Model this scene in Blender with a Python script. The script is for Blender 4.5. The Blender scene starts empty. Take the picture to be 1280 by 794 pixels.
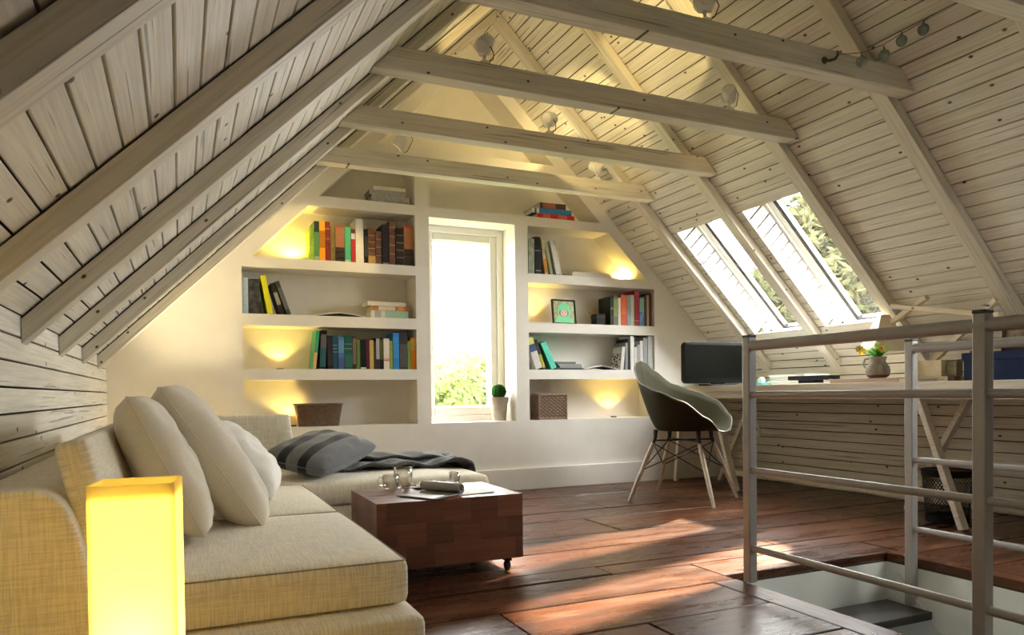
import bpy, bmesh, math, random
from mathutils import Vector, Matrix, Euler

random.seed(7)
C = bpy.context.scene.collection
SC = bpy.context.scene
EYE = 0.66          # eye height above the attic floor; geometry below is written relative to eye height and lifted at the end
PI = math.pi
R = math.radians

# ------------------------------------------------------------------ camera, world, sun, exposure
F_PX, YAW, PITCH, ROLL, CY = 915.744, 0.4247007, -0.0198843, -0.0117546, 509.2
_f = Vector((math.sin(YAW) * math.cos(PITCH), math.cos(YAW) * math.cos(PITCH), math.sin(PITCH)))
_r = Vector((math.cos(YAW), -math.sin(YAW), 0)); _u = _r.cross(_f)
_c, _s = math.cos(ROLL), math.sin(ROLL)
CR, CU = _c * _r + _s * _u, -_s * _r + _c * _u
cam_data = bpy.data.cameras.new('camera')
cam = bpy.data.objects.new('camera', cam_data); C.objects.link(cam)
cam_data.sensor_fit = 'HORIZONTAL'; cam_data.sensor_width = 36.0
cam_data.lens = F_PX / 1280 * 36.0
cam_data.shift_y = (CY - 397) / 1280
cam_data.clip_start = 0.02
cam.matrix_world = Matrix(((CR.x, CU.x, -_f.x, 0), (CR.y, CU.y, -_f.y, 0), (CR.z, CU.z, -_f.z, 0), (0, 0, 0, 1)))
SC.camera = cam

world = bpy.data.worlds.new('sky'); SC.world = world; world.use_nodes = True
bg = world.node_tree.nodes['Background']
bg.inputs[0].default_value = (1.0, 0.992, 0.985, 1)
bg.inputs[1].default_value = 34.0

sun_d = bpy.data.lights.new('sun', 'SUN'); sun_d.energy = 38.0; sun_d.angle = R(1.6); sun_d.color = (1.0, 0.80, 0.58)
sun = bpy.data.objects.new('sun', sun_d); C.objects.link(sun)
sun.rotation_euler = Vector((-1.3, -0.70, -1.0)).to_track_quat('-Z', 'Y').to_euler()
sun.location = (8, 8, 8)

SC.view_settings.view_transform = 'Standard'; SC.view_settings.look = 'None'
SC.view_settings.gamma = 1.0; SC.view_settings.use_curve_mapping = False
SC.view_settings.exposure = 0.40
cy = SC.cycles
cy.use_denoising = True
cy.max_bounces = 12; cy.diffuse_bounces = 8; cy.glossy_bounces = 4; cy.transmission_bounces = 6; cy.transparent_max_bounces = 12
cy.caustics_reflective = False; cy.caustics_refractive = False
cy.sample_clamp_indirect = 8.0

def portal(name, loc, x_axis, normal, w, h):
    d = bpy.data.lights.new(name, 'AREA'); d.shape = 'RECTANGLE'; d.size = w; d.size_y = h
    d.cycles.is_portal = True
    o = bpy.data.objects.new(name, d); C.objects.link(o)
    z = -Vector(normal).normalized(); x = Vector(x_axis).normalized(); y = z.cross(x)
    o.matrix_world = Matrix(((x.x, y.x, z.x, loc[0]), (x.y, y.y, z.y, loc[1]), (x.z, y.z, z.z, loc[2]), (0, 0, 0, 1)))
    return o

# ------------------------------------------------------------------ room measures (metres, z from eye height)
XL, XR, YB, YF, ZF = -0.362, 3.874, 4.5, -2.0, -0.66
SL = 0.985                                # roof pitch (rise per run)
def roof_l(x): return 0.564 + SL * x
def roof_r(x): return 4.02 - SL * x
APX = (4.02 - 0.564) / (2 * SL); APZ = roof_l(APX)
ANG = math.atan(SL); CA, SA = math.cos(ANG), math.sin(ANG)
RAFT = [-1.53, -0.905, -0.285, 0.335, 0.955, 1.575, 2.19, 2.815, 3.43, 4.04]
RW = 0.07                                 # rafter width
PITL, PITR = 0.0455, 0.0475               # plank pitch measured along x on the two slopes
SKY_X0, SKY_X1 = XR - 18 * PITR, XR - 4 * PITR
SKY_BAYS = [(1.05, 1.52), (2.905, 3.372), (3.52, 3.99)]

for _y0, _y1 in SKY_BAYS:
    portal('portal_skylight', ((SKY_X0+SKY_X1)/2+.2, (_y0+_y1)/2, (roof_r(SKY_X0)+roof_r(SKY_X1))/2+.2), (0, 1, 0), (-SA, 0, -CA), .46, .95)
portal('portal_gable', (1.765, 4.80, .47), (1, 0, 0), (0, -1, 0), .55, 1.3)

# ------------------------------------------------------------------ materials
MATS = {}
def new_mat(name):
    m = bpy.data.materials.new(name); m.use_nodes = True
    nt = m.node_tree
    b = nt.nodes['Principled BSDF']
    MATS[name] = m
    return m, nt, b
def node(nt, typ, **kw):
    n = nt.nodes.new(typ)
    for k, v in kw.items():
        if k.startswith('i_'): n.inputs[k[2:].replace('_', ' ')].default_value = v
        else: setattr(n, k, v)
    return n
def lk(nt, a, b): nt.links.new(a, b)
def rgb(c): return (c[0], c[1], c[2], 1)
def ramp(nt, fac, stops):
    n = nt.nodes.new('ShaderNodeValToRGB')
    e = n.color_ramp.elements
    while len(e) < len(stops): e.new(0.5)
    for el, (p, c) in zip(e, stops): el.position = p; el.color = rgb(c)
    lk(nt, fac, n.inputs[0]); return n
def coords(nt, scale, rnd=True, kind='Object'):
    tc = node(nt, 'ShaderNodeTexCoord'); mp = node(nt, 'ShaderNodeMapping'); mp.inputs['Scale'].default_value = scale
    lk(nt, tc.outputs[kind], mp.inputs['Vector'])
    if rnd:
        oi = node(nt, 'ShaderNodeObjectInfo'); vm = node(nt, 'ShaderNodeVectorMath', operation='SCALE')
        vm.inputs[0].default_value = (17.3, 31.7, 9.1); lk(nt, oi.outputs['Random'], vm.inputs['Scale'])
        lk(nt, vm.outputs[0], mp.inputs['Location'])
    return mp.outputs[0]
def noise(nt, vec, scale=1.0, detail=4.0, rough=0.55):
    n = node(nt, 'ShaderNodeTexNoise'); n.inputs['Scale'].default_value = scale
    n.inputs['Detail'].default_value = detail; n.inputs['Roughness'].default_value = rough
    lk(nt, vec, n.inputs['Vector']); return n.outputs['Fac']
def mix(nt, fac, a, b, mode='MIX'):
    n = node(nt, 'ShaderNodeMix', data_type='RGBA', blend_type=mode)
    if hasattr(fac, 'node'): lk(nt, fac, n.inputs[0])
    else: n.inputs[0].default_value = fac
    for v, i in ((a, 6), (b, 7)):
        if hasattr(v, 'node'): lk(nt, v, n.inputs[i])
        else: n.inputs[i].default_value = rgb(v)
    return n.outputs[2]
def bump(nt, b, h, strength=0.3, dist=0.01):
    n = node(nt, 'ShaderNodeBump'); n.inputs['Strength'].default_value = strength; n.inputs['Distance'].default_value = dist
    lk(nt, h, n.inputs['Height']); lk(nt, n.outputs[0], b.inputs['Normal'])
def vary(nt, col, amt):
    oi = node(nt, 'ShaderNodeObjectInfo'); mr = node(nt, 'ShaderNodeMapRange')
    mr.inputs['To Min'].default_value = 1 - amt; mr.inputs['To Max'].default_value = 1 + amt
    lk(nt, oi.outputs['Random'], mr.inputs['Value'])
    hs = node(nt, 'ShaderNodeHueSaturation'); lk(nt, mr.outputs[0], hs.inputs['Value']); lk(nt, col, hs.inputs['Color'])
    return hs.outputs[0]

def plain(name, col, rough=0.5, metal=0.0, var=0.0, bumps=0.0, scale=40.0, spec=None):
    if name in MATS: return MATS[name]
    m, nt, b = new_mat(name)
    v = coords(nt, (scale, scale, scale))
    n = noise(nt, v, 1.0, 3.0)
    lo = tuple(c * (1 - var) for c in col); hi = tuple(min(1, c * (1 + var)) for c in col)
    r = ramp(nt, n, [(0.3, lo), (0.7, hi)]); lk(nt, r.outputs[0], b.inputs['Base Color'])
    b.inputs['Roughness'].default_value = rough; b.inputs['Metallic'].default_value = metal
    if spec is not None: b.inputs['Specular IOR Level'].default_value = spec
    if bumps: bump(nt, b, n, bumps, 0.004)
    return m

def wood(name, dark, light, axis=0, grain=18.0, rough=0.6, knots=0.0, cracks=0.0, var=0.06, bstr=0.25, speck=(0.05, 0.03, 0.015), worn=None, rv=None, coat=0, plane='xy'):
    m, nt, b = new_mat(name)
    def sc(a, c):
        s = [c, c, c]; s[axis] = a; return tuple(s)
    n1 = noise(nt, coords(nt, sc(0.9, grain)), 1.0, 6.0, 0.6)
    n2 = noise(nt, coords(nt, sc(3.0, grain * 7)), 1.0, 3.0, 0.6)
    r1 = ramp(nt, n1, [(0.25, dark), (0.75, light)])
    r2 = ramp(nt, n2, [(0.32, (0.80, 0.785, 0.75)), (0.60, (1, 1, 1))])
    col = mix(nt, 1.0, r1.outputs[0], r2.outputs[0], 'MULTIPLY')
    if knots:
        vo = node(nt, 'ShaderNodeTexVoronoi', feature='F1', voronoi_dimensions='2D'); vo.inputs['Scale'].default_value = 1.0
        vo.inputs['Randomness'].default_value = 1.0
        kv = coords(nt, sc(knots, knots * 1.5))
        if plane == 'xz':
            sx = node(nt, 'ShaderNodeSeparateXYZ'); cx = node(nt, 'ShaderNodeCombineXYZ'); lk(nt, kv, sx.inputs[0])
            lk(nt, sx.outputs[0], cx.inputs[0]); lk(nt, sx.outputs[2], cx.inputs[1]); kv = cx.outputs[0]
        lk(nt, kv, vo.inputs['Vector'])
        kr = ramp(nt, vo.outputs['Distance'], [(0.020, (1, 1, 1)), (0.042, (0, 0, 0))])
        col = mix(nt, kr.outputs[0], col, speck)
    if cracks:
        n3 = noise(nt, coords(nt, sc(1.6, cracks)), 1.0, 2.0, 0.5)
        cr = ramp(nt, n3, [(0.655, (0, 0, 0)), (0.69, (1, 1, 1))])
        mm = node(nt, 'ShaderNodeMath', operation='MULTIPLY'); mm.inputs[1].default_value = 0.8
        lk(nt, cr.outputs[0], mm.inputs[0])
        col = mix(nt, mm.outputs[0], col, tuple(c * 0.35 for c in dark))
    if worn:
        n4 = noise(nt, coords(nt, sc(2.2, 9.0)), 1.0, 8.0, 0.72)
        wr = ramp(nt, n4, [(0.57, (0, 0, 0)), (0.74, (1, 1, 1))])
        col = mix(nt, wr.outputs[0], col, worn)
    col = vary(nt, col, var)
    lk(nt, col, b.inputs['Base Color'])
    b.inputs['Roughness'].default_value = rough
    if rv:
        n5 = noise(nt, coords(nt, sc(3.0, 14.0)), 1.0, 5.0, 0.65)
        mr = node(nt, 'ShaderNodeMapRange'); mr.inputs['From Min'].default_value = 0.3; mr.inputs['From Max'].default_value = 0.7
        mr.inputs['To Min'].default_value = rv[0]; mr.inputs['To Max'].default_value = rv[1]
        lk(nt, n5, mr.inputs['Value']); lk(nt, mr.outputs[0], b.inputs['Roughness'])
    if coat: b.inputs['Coat Weight'].default_value = coat; b.inputs['Coat Roughness'].default_value = 0.2
    bump(nt, b, n2, bstr, 0.003)
    return m

def fabric(name, col, weave=420.0, amt=0.10, bstr=0.35, kind='Object', sheen=0.2):
    m, nt, b = new_mat(name)
    tc = node(nt, 'ShaderNodeTexCoord'); sp = node(nt, 'ShaderNodeSeparateXYZ'); lk(nt, tc.outputs['Normal'], sp.inputs[0])
    num = den = None
    def M2(op, x, y):
        n = node(nt, 'ShaderNodeMath', operation=op)
        for v, i in ((x, 0), (y, 1)):
            if hasattr(v, 'node'): lk(nt, v, n.inputs[i])
            elif v is not None: n.inputs[i].default_value = v
        return n.outputs[0]
    for i in range(3):                                        # threads across each axis, faded on faces that look along it
        s = [weave * .05] * 3; s[i] = weave
        n = noise(nt, coords(nt, tuple(s), False, kind), 1.0, 1.0)
        w = M2('SUBTRACT', 1.0, M2('ABSOLUTE', sp.outputs[i], None))
        w = M2('POWER', w, 3.0)
        nw = M2('MULTIPLY', n, w)
        num = nw if num is None else M2('ADD', num, nw); den = w if den is None else M2('ADD', den, w)
    mo = M2('DIVIDE', num, M2('MAXIMUM', den, .05))
    class _o: outputs = [mo]
    m3 = _o
    r = ramp(nt, m3.outputs[0], [(0.40, tuple(x * (1 - amt) for x in col)), (0.60, tuple(min(1, x * (1 + amt)) for x in col))])
    lk(nt, r.outputs[0], b.inputs['Base Color']); b.inputs['Roughness'].default_value = 0.9
    b.inputs['Specular IOR Level'].default_value = 0.15
    b.inputs['Sheen Weight'].default_value = sheen
    bump(nt, b, m3.outputs[0], bstr, 0.002)
    return m

WHITEWOOD = wood('white_painted_wood', (0.72, 0.69, 0.61), (0.82, 0.79, 0.715), 0, 16, 0.62, knots=3.6, cracks=85, var=0.035)
BEAMWOOD = wood('white_beam_wood', (0.64, 0.60, 0.51), (0.74, 0.70, 0.61), 0, 14, 0.62, knots=4.6, cracks=75, var=0.03, plane='xz')
REVEALWOOD = wood('white_reveal_wood', (0.66, 0.63, 0.57), (0.76, 0.74, 0.68), 0, 16, 0.6, knots=1.4, var=0.03)
FLOORWOOD = wood('red_brown_floor_wood', (0.026, 0.010, 0.005), (0.130, 0.044, 0.018), 0, 12, 0.3, knots=0.0, cracks=0, var=0.28, bstr=0.3, worn=(0.20, 0.088, 0.045), rv=(0.20, 0.40))
MATS['red_brown_floor_wood'].node_tree.nodes['Principled BSDF'].inputs['Specular IOR Level'].default_value = .30
DARKTREAD = wood('dark_tread_wood', (0.012, 0.010, 0.009), (0.045, 0.036, 0.03), 0, 14, 0.3, var=0.05)
BLOCKWOOD = wood('cherry_block_wood', (0.095, 0.034, 0.018), (0.20, 0.078, 0.040), 0, 24, 0.5, knots=2.0, cracks=0, var=0.34, bstr=0.1, speck=(0.05, 0.014, 0.008))
PINE = wood('pale_pine_wood', (0.66, 0.55, 0.38), (0.82, 0.73, 0.56), 0, 24, 0.5, knots=1.2, var=0.05, speck=(0.45, 0.26, 0.08))
DESKWHITE = wood('desk_white_paint', (0.70, 0.66, 0.58), (0.80, 0.77, 0.70), 1, 12, 0.5, var=0.03)
LEGWOOD = wood('ash_leg_wood', (0.46, 0.40, 0.31), (0.64, 0.58, 0.48), 0, 30, 0.5, var=0.1)
GAP = plain('dark_gap', (0.035, 0.028, 0.018), 0.95)
PLASTER = plain('cream_plaster', (0.77, 0.745, 0.69), 0.85, var=0.035, bumps=0.12, scale=7)
PLASTERW = plain('white_stairwell_plaster', (0.72, 0.75, 0.73), 0.85, var=0.03, scale=5)
WHITEPAINT = plain('white_gloss_paint', (0.86, 0.85, 0.82), 0.35, var=0.01)
STEEL = plain('brushed_steel', (0.35, 0.345, 0.34), 0.42, metal=0.25, var=0.04, scale=80)
CAPBLACK = plain('dark_plastic', (0.03, 0.028, 0.027), 0.5)
BLACK = plain('black_plastic', (0.008, 0.008, 0.008), 0.5, spec=.15)
RUBBER = plain('black_rubber', (0.012, 0.012, 0.012), 0.5)
SOFA = fabric('cream_sofa_weave', (0.71, 0.655, 0.53), 340, 0.12, 0.45)
PILLOWM = fabric('cream_pillow_linen', (0.71, 0.66, 0.56), 500, 0.03, 0.12)
PILLOWW = fabric('white_pillow_linen', (0.80, 0.78, 0.72), 500, 0.025, 0.12)
CHARCOAL = fabric('charcoal_wool', (0.075, 0.077, 0.080), 300, 0.35, 0.8)
GREYP = fabric('slate_grey_linen', (0.15, 0.155, 0.165), 500, 0.15, 0.3)
STRIPE = fabric('black_stripe_linen', (0.018, 0.019, 0.022), 500, 0.15, 0.3)
PAPER = plain('paper_pages', (0.74, 0.69, 0.58), 0.9, var=0.05, scale=120)
PAPERW = plain('white_paper', (0.88, 0.87, 0.84), 0.8, var=0.01)
WICKER = plain('brown_wicker', (0.15, 0.095, 0.06), 0.7, var=0.35, scale=60, bumps=0.3)
WICKERL = plain('light_wicker', (0.27, 0.19, 0.13), 0.7, var=0.3, scale=60, bumps=0.3)
SHELLM = plain('olive_grey_shell', (0.030, 0.027, 0.014), 0.7, var=0.06, scale=60, spec=.06)
SHELLRIM = plain('pale_shell_rim', (0.11, 0.10, 0.07), 0.6)
WIRE = plain('black_wire', (0.012, 0.012, 0.012), 0.4, metal=0.3)

def glass_mat():
    m, nt, b = new_mat('window_glass'); nt.nodes.remove(b)
    t = node(nt, 'ShaderNodeBsdfTransparent'); g = node(nt, 'ShaderNodeBsdfGlossy'); g.inputs['Roughness'].default_value = 0.02
    mx = node(nt, 'ShaderNodeMixShader'); mx.inputs[0].default_value = 0.05
    t.inputs[0].default_value = (0.97, 0.98, 0.97, 1)
    lk(nt, t.outputs[0], mx.inputs[1]); lk(nt, g.outputs[0], mx.inputs[2]); lk(nt, mx.outputs[0], nt.nodes['Material Output'].inputs[0])
    return m
GLASS = glass_mat()
def clear_glass(name, col, fac):
    m, nt, b = new_mat(name); nt.nodes.remove(b)
    t = node(nt, 'ShaderNodeBsdfTransparent'); t.inputs[0].default_value = rgb(col)
    g = node(nt, 'ShaderNodeBsdfGlossy'); g.inputs['Roughness'].default_value = 0.05
    lw = node(nt, 'ShaderNodeLayerWeight'); lw.inputs[0].default_value = fac
    mx = node(nt, 'ShaderNodeMixShader'); lk(nt, lw.outputs['Facing'], mx.inputs[0])
    lk(nt, t.outputs[0], mx.inputs[1]); lk(nt, g.outputs[0], mx.inputs[2]); lk(nt, mx.outputs[0], nt.nodes['Material Output'].inputs[0])
    return m
CUPGLASS = clear_glass('cup_glass', (0.93, 0.92, 0.9), 0.35)
def translucent(name, col, mixd=0.35):
    m, nt, b = new_mat(name); nt.nodes.remove(b)
    t = node(nt, 'ShaderNodeBsdfTranslucent'); t.inputs[0].default_value = rgb(col)
    d = node(nt, 'ShaderNodeBsdfDiffuse'); d.inputs[0].default_value = rgb(col)
    mx = node(nt, 'ShaderNodeMixShader'); mx.inputs[0].default_value = mixd
    lk(nt, t.outputs[0], mx.inputs[1]); lk(nt, d.outputs[0], mx.inputs[2]); lk(nt, mx.outputs[0], nt.nodes['Material Output'].inputs[0])
    return m
OPAL = translucent('opal_lantern_glass', (0.90, 0.82, 0.46), .35)
def glow(name, col, strength):
    m, nt, b = new_mat(name)
    b.inputs['Base Color'].default_value = rgb(col); b.inputs['Emission Color'].default_value = rgb(col); b.inputs['Emission Strength'].default_value = strength
    return m
LAMPGLOW = glow('warm_lamp_glow', (1.0, 0.84, 0.48), 2.5)
def leafm(name, c1, c2, scale=3.0):
    m, nt, b = new_mat(name)
    r = ramp(nt, noise(nt, coords(nt, (scale,) * 3, False), 1.0, 4.0), [(0.3, c1), (0.7, c2)])
    nt.nodes.remove(b)
    d = node(nt, 'ShaderNodeBsdfDiffuse'); t = node(nt, 'ShaderNodeBsdfTranslucent')
    lk(nt, r.outputs[0], d.inputs[0]); lk(nt, r.outputs[0], t.inputs[0])
    mx = node(nt, 'ShaderNodeMixShader'); mx.inputs[0].default_value = 0.4
    lk(nt, d.outputs[0], mx.inputs[1]); lk(nt, t.outputs[0], mx.inputs[2]); lk(nt, mx.outputs[0], nt.nodes['Material Output'].inputs[0])
    return m

# ------------------------------------------------------------------ mesh helpers
class MB:
    def __init__(s): s.v = []; s.f = []; s.m = []; s.mats = []
    def mi(s, mat):
        if mat not in s.mats: s.mats.append(mat)
        return s.mats.index(mat)
    def add(s, vs, fs, mat):
        o = len(s.v); i = s.mi(mat); s.v += [tuple(p) for p in vs]
        for f in fs: s.f.append(tuple(k + o for k in f)); s.m.append(i)
    def box(s, x0, x1, y0, y1, z0, z1, mat):
        s.add([(x0,y0,z0),(x1,y0,z0),(x1,y1,z0),(x0,y1,z0),(x0,y0,z1),(x1,y0,z1),(x1,y1,z1),(x0,y1,z1)],
              [(0,3,2,1),(4,5,6,7),(0,1,5,4),(1,2,6,5),(2,3,7,6),(3,0,4,7)], mat); return s
    def prism(s, poly, y0, y1, mat, axis='y'):
        n = len(poly)
        def P(a, b, t): return (a, t, b) if axis == 'y' else ((t, a, b) if axis == 'x' else (a, b, t))
        vs = [P(a, b, y0) for a, b in poly] + [P(a, b, y1) for a, b in poly]
        fs = [tuple(range(n)), tuple(range(2 * n - 1, n - 1, -1))]
        for i in range(n): j = (i + 1) % n; fs.append((i, i + n, j + n, j))
        s.add(vs, fs, mat); return s
    def tube(s, pts, r, mat, n=10, caps=True):
        pts = [Vector(p) for p in pts]; rs = r if isinstance(r, (list, tuple)) else [r] * len(pts)
        vs = []; up = None
        for i, p in enumerate(pts):
            d = (pts[min(i + 1, len(pts) - 1)] - pts[max(i - 1, 0)]).normalized()
            if up is None: up = Vector((0, 0, 1)) if abs(d.z) < 0.9 else Vector((1, 0, 0))
            a = d.cross(up).normalized(); up = a.cross(d).normalized()
            for k in range(n):
                t = 2 * PI * k / n; vs.append(p + rs[i] * (math.cos(t) * a + math.sin(t) * up))
        fs = []
        for i in range(len(pts) - 1):
            for k in range(n):
                k2 = (k + 1) % n; fs.append((i*n+k, i*n+k2, (i+1)*n+k2, (i+1)*n+k))
        if caps: fs.append(tuple(range(n))[::-1]); fs.append(tuple(range((len(pts)-1)*n, len(pts)*n)))
        s.add(vs, fs, mat); return s
    def lathe(s, prof, mat, n=24, c=(0, 0, 0)):
        vs = []; fs = []
        for r, z in prof:
            for k in range(n):
                t = 2 * PI * k / n; vs.append((c[0] + r * math.cos(t), c[1] + r * math.sin(t), c[2] + z))
        for i in range(len(prof) - 1):
            for k in range(n):
                k2 = (k + 1) % n; fs.append((i*n+k, i*n+k2, (i+1)*n+k2, (i+1)*n+k))
        if prof[0][0] > 1e-5: fs.append(tuple(range(n))[::-1])
        if prof[-1][0] > 1e-5: fs.append(tuple(range((len(prof)-1)*n, len(prof)*n)))
        s.add(vs, fs, mat); return s
    def grid(s, fn, nu, nv, mat, wrap=False):
        vs = [fn(i / (nu - (0 if wrap else 1)), j / (nv - 1)) for i in range(nu) for j in range(nv)]
        fs = []
        for i in range(nu if wrap else nu - 1):
            i2 = (i + 1) % nu
            for j in range(nv - 1): fs.append((i*nv+j, i2*nv+j, i2*nv+j+1, i*nv+j+1))
        s.add(vs, fs, mat); return s
    def data(s, name, smooth=False):
        me = bpy.data.meshes.new(name); me.from_pydata(s.v, [], s.f)
        for m in s.mats: me.materials.append(m)
        me.polygons.foreach_set('material_index', s.m)
        bm = bmesh.new(); bm.from_mesh(me); bmesh.ops.remove_doubles(bm, verts=bm.verts, dist=1e-6)
        bmesh.ops.recalc_face_normals(bm, faces=bm.faces); bm.to_mesh(me); bm.free()
        if smooth: me.polygons.foreach_set('use_smooth', [True] * len(me.polygons))
        me.update(); return me
    def build(s, name, parent=None, smooth=False, bevel=0.0, seg=2, loc=None, rot=None, solid=0.0, sub=0, angle=None):
        o = bpy.data.objects.new(name, s.data(name, smooth)); C.objects.link(o)
        if parent: o.parent = parent
        if loc: o.location = loc
        if rot: o.rotation_euler = rot
        if solid:
            md = o.modifiers.new('solid', 'SOLIDIFY'); md.thickness = solid; md.offset = 0
        if sub:
            md = o.modifiers.new('sub', 'SUBSURF'); md.levels = sub; md.render_levels = sub
        if bevel:
            md = o.modifiers.new('bevel', 'BEVEL'); md.width = bevel; md.segments = seg; md.limit_method = 'ANGLE'; md.angle_limit = R(40)
        if smooth and angle:
            for p in o.data.polygons: p.use_smooth = True
            o.data.set_sharp_from_angle(angle=R(angle))
        return o

def tag(o, label=None, cat=None, group=None, kind=None):
    if label: o['label'] = label
    if cat: o['category'] = cat
    if group: o['group'] = group
    if kind: o['kind'] = kind
    return o
def thing(name, label, cat, loc=(0, 0, 0), rot=(0, 0, 0), group=None):
    o = bpy.data.objects.new(name, None); C.objects.link(o); o.empty_display_size = 0.05
    o.location = loc; o.rotation_euler = rot
    return tag(o, label, cat, group)
def struct(name, label=None):
    o = bpy.data.objects.new(name, None); C.objects.link(o); o.empty_display_size = 0.05
    o['kind'] = 'structure'
    if label: o['label'] = label
    return o
def child(name, me, parent, mat4=None):
    o = bpy.data.objects.new(name, me); C.objects.link(o); o.parent = parent
    if mat4 is not None: o.matrix_local = mat4
    return o
def frame(x, z, loc):
    x = Vector(x).normalized(); z = Vector(z); z = (z - x * z.dot(x)).normalized(); y = z.cross(x)
    return Matrix(((x.x, y.x, z.x, loc[0]), (x.y, y.y, z.y, loc[1]), (x.z, y.z, z.z, loc[2]), (0, 0, 0, 1)))
_pl = {}
def plank_mesh(L, w, t, ch, mat, nm='plank'):
    k = (round(L, 4), round(w, 4), round(t, 4), mat.name)
    if k not in _pl:
        mb = MB(); h = w / 2
        prof = [(-h, -t), (h, -t), (h, -ch), (h - ch, 0), (-h + ch, 0), (-h, -ch)]
        mb.prism(prof, -L / 2, L / 2, mat, axis='x'); _pl[k] = mb.data(nm)
    return _pl[k]
def plank(parent, center, xdir, normal, L, w, t=0.012, ch=0.0015, mat=None, name='plank', jit=0.0008, tilt=0.25):
    m = frame(xdir, normal, center)
    m = m @ Matrix.Translation((0, 0, random.uniform(-jit, jit))) @ Matrix.Rotation(R(random.uniform(-tilt, tilt)), 4, 'X')
    return child(name, plank_mesh(L, w, t, ch, mat or WHITEWOOD), parent, m)
def beam(name, parent, p0, p1, w, h, mat, up=(0, 0, 1), bevel=0.003, smooth=False):
    p0 = Vector(p0); p1 = Vector(p1); L = (p1 - p0).length
    mb = MB().box(-L / 2, L / 2, -w / 2, w / 2, -h / 2, h / 2, mat)
    o = mb.build(name, parent, bevel=bevel)
    o.matrix_local = frame(p1 - p0, up, (p0 + p1) / 2)
    return o
def at(px, py, Y):                         # point of the plane y = Y that a pixel of the photograph looks at (used to read off positions)
    d = CR * ((px - 640) / F_PX) + CU * (-(py - CY) / F_PX) + _f
    return d * (Y / d.y)
def spot(name, loc, target, watts, angle, blend=0.6, col=(1.0, 0.76, 0.27), radius=0.015, parent=None):
    d = bpy.data.lights.new(name, 'SPOT'); d.energy = watts; d.spot_size = R(angle); d.spot_blend = blend; d.color = col; d.shadow_soft_size = radius
    o = bpy.data.objects.new(name, d); C.objects.link(o)
    if parent: o.parent = parent
    o.location = loc
    o.rotation_euler = (Vector(target) - Vector(loc)).to_track_quat('-Z', 'Y').to_euler()
    return o
def point(name, loc, watts, col=(1.0, 0.74, 0.32), radius=0.03, parent=None):
    d = bpy.data.lights.new(name, 'POINT'); d.energy = watts; d.color = col; d.shadow_soft_size = radius
    o = bpy.data.objects.new(name, d); C.objects.link(o); o.location = loc
    if parent: o.parent = parent
    return o

# ================================================================== THE SETTING
NL, NR = Vector((SA, 0, -CA)), Vector((-SA, 0, -CA))        # inward normals of the two slopes
DL, DR = Vector((CA, 0, SA)), Vector((-CA, 0, SA))          # up-slope directions
# ---- ceiling: dark backing behind the boards, then every board, then the rafters
ceiling = struct('ceiling', 'sloping attic ceiling of white painted boards between rafters')
mb = MB()
def back_l(x0, x1, y0, y1):                                  # solid slab behind the boards of the left slope
    o = 0.02
    mb.prism([(x0, roof_l(x0) + o), (x1, roof_l(x1) + o), (x1, roof_l(x1) + .25), (x0, roof_l(x0) + .25)], y0, y1, GAP)
def back_r(x0, x1, y0, y1):
    o, t = 0.014, 0.19
    mb.prism([(x0 + SA * o, roof_r(x0) + CA * o), (x1 + SA * o, roof_r(x1) + CA * o), (x1 + SA * t, roof_r(x1) + CA * t), (x0 + SA * t, roof_r(x0) + CA * t)], y0, y1, GAP)
back_l(XL - .25, APX, YF, YB + .3)
ys = [YF] + [e for b in SKY_BAYS for e in b] + [YB + .3]
back_r(APX, SKY_X0 - .012, YF, YB + .3)
zs = roof_r(SKY_X1) - .016                                   # the lining below the roof windows is cut level under their sills
mb.prism([(SKY_X1 + .018, zs), ((4.02 + .19 / CA - zs) / SL, zs), (XR + .25 + SA * .19, roof_r(XR + .25) + CA * .19), (XR + .25, roof_r(XR + .25) + .014)], YF, YB + .3, GAP)
for i in range(0, len(ys), 2): back_r(SKY_X0 - .012, SKY_X1 + .02, ys[i] + (.014 if i else 0), ys[i + 1] - (.014 if i + 2 < len(ys) else 0))
mb.build('roof_lining', ceiling)
G = 0.0050                                                   # gap between boards
k = 0
while XL + k * PITL < APX - .01:
    xm = XL + (k + .5) * PITL
    w = PITL / CA - G
    plank(ceiling, (xm, (YB + YF) / 2, roof_l(xm)), (0, 1, 0), NL, YB - YF, w)
    k += 1
k = 0
while XR - k * PITR > APX + .01:
    xm = XR - (k + .5) * PITR
    w = PITR / CA - G
    if 4 <= k < 18:
        for i in range(0, len(ys), 2):
            y0, y1 = ys[i], min(ys[i + 1], YB)
            plank(ceiling, (xm, (y0 + y1) / 2, roof_r(xm)), (0, 1, 0), NR, y1 - y0, w)
    else:
        plank(ceiling, (xm, (YB + YF) / 2, roof_r(xm)), (0, 1, 0), NR, YB - YF, w)
    k += 1
RD = 0.05                                                    # rafter depth below the boards
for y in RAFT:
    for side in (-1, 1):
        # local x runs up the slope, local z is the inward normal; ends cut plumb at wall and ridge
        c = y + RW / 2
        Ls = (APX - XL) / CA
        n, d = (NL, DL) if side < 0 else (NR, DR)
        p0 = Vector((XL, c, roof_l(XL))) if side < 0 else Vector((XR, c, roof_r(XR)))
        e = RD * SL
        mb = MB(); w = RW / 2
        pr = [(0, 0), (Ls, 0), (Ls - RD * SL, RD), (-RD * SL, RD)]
        sg = .005                                             # shadow gap where the rafter meets the boards, shade drawn by a dark strip
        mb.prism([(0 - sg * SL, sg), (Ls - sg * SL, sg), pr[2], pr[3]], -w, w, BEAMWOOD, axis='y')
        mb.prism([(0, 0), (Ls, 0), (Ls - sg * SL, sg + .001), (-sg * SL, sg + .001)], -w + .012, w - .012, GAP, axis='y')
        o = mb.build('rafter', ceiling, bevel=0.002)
        o.matrix_local = frame(d, n, p0)
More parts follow.
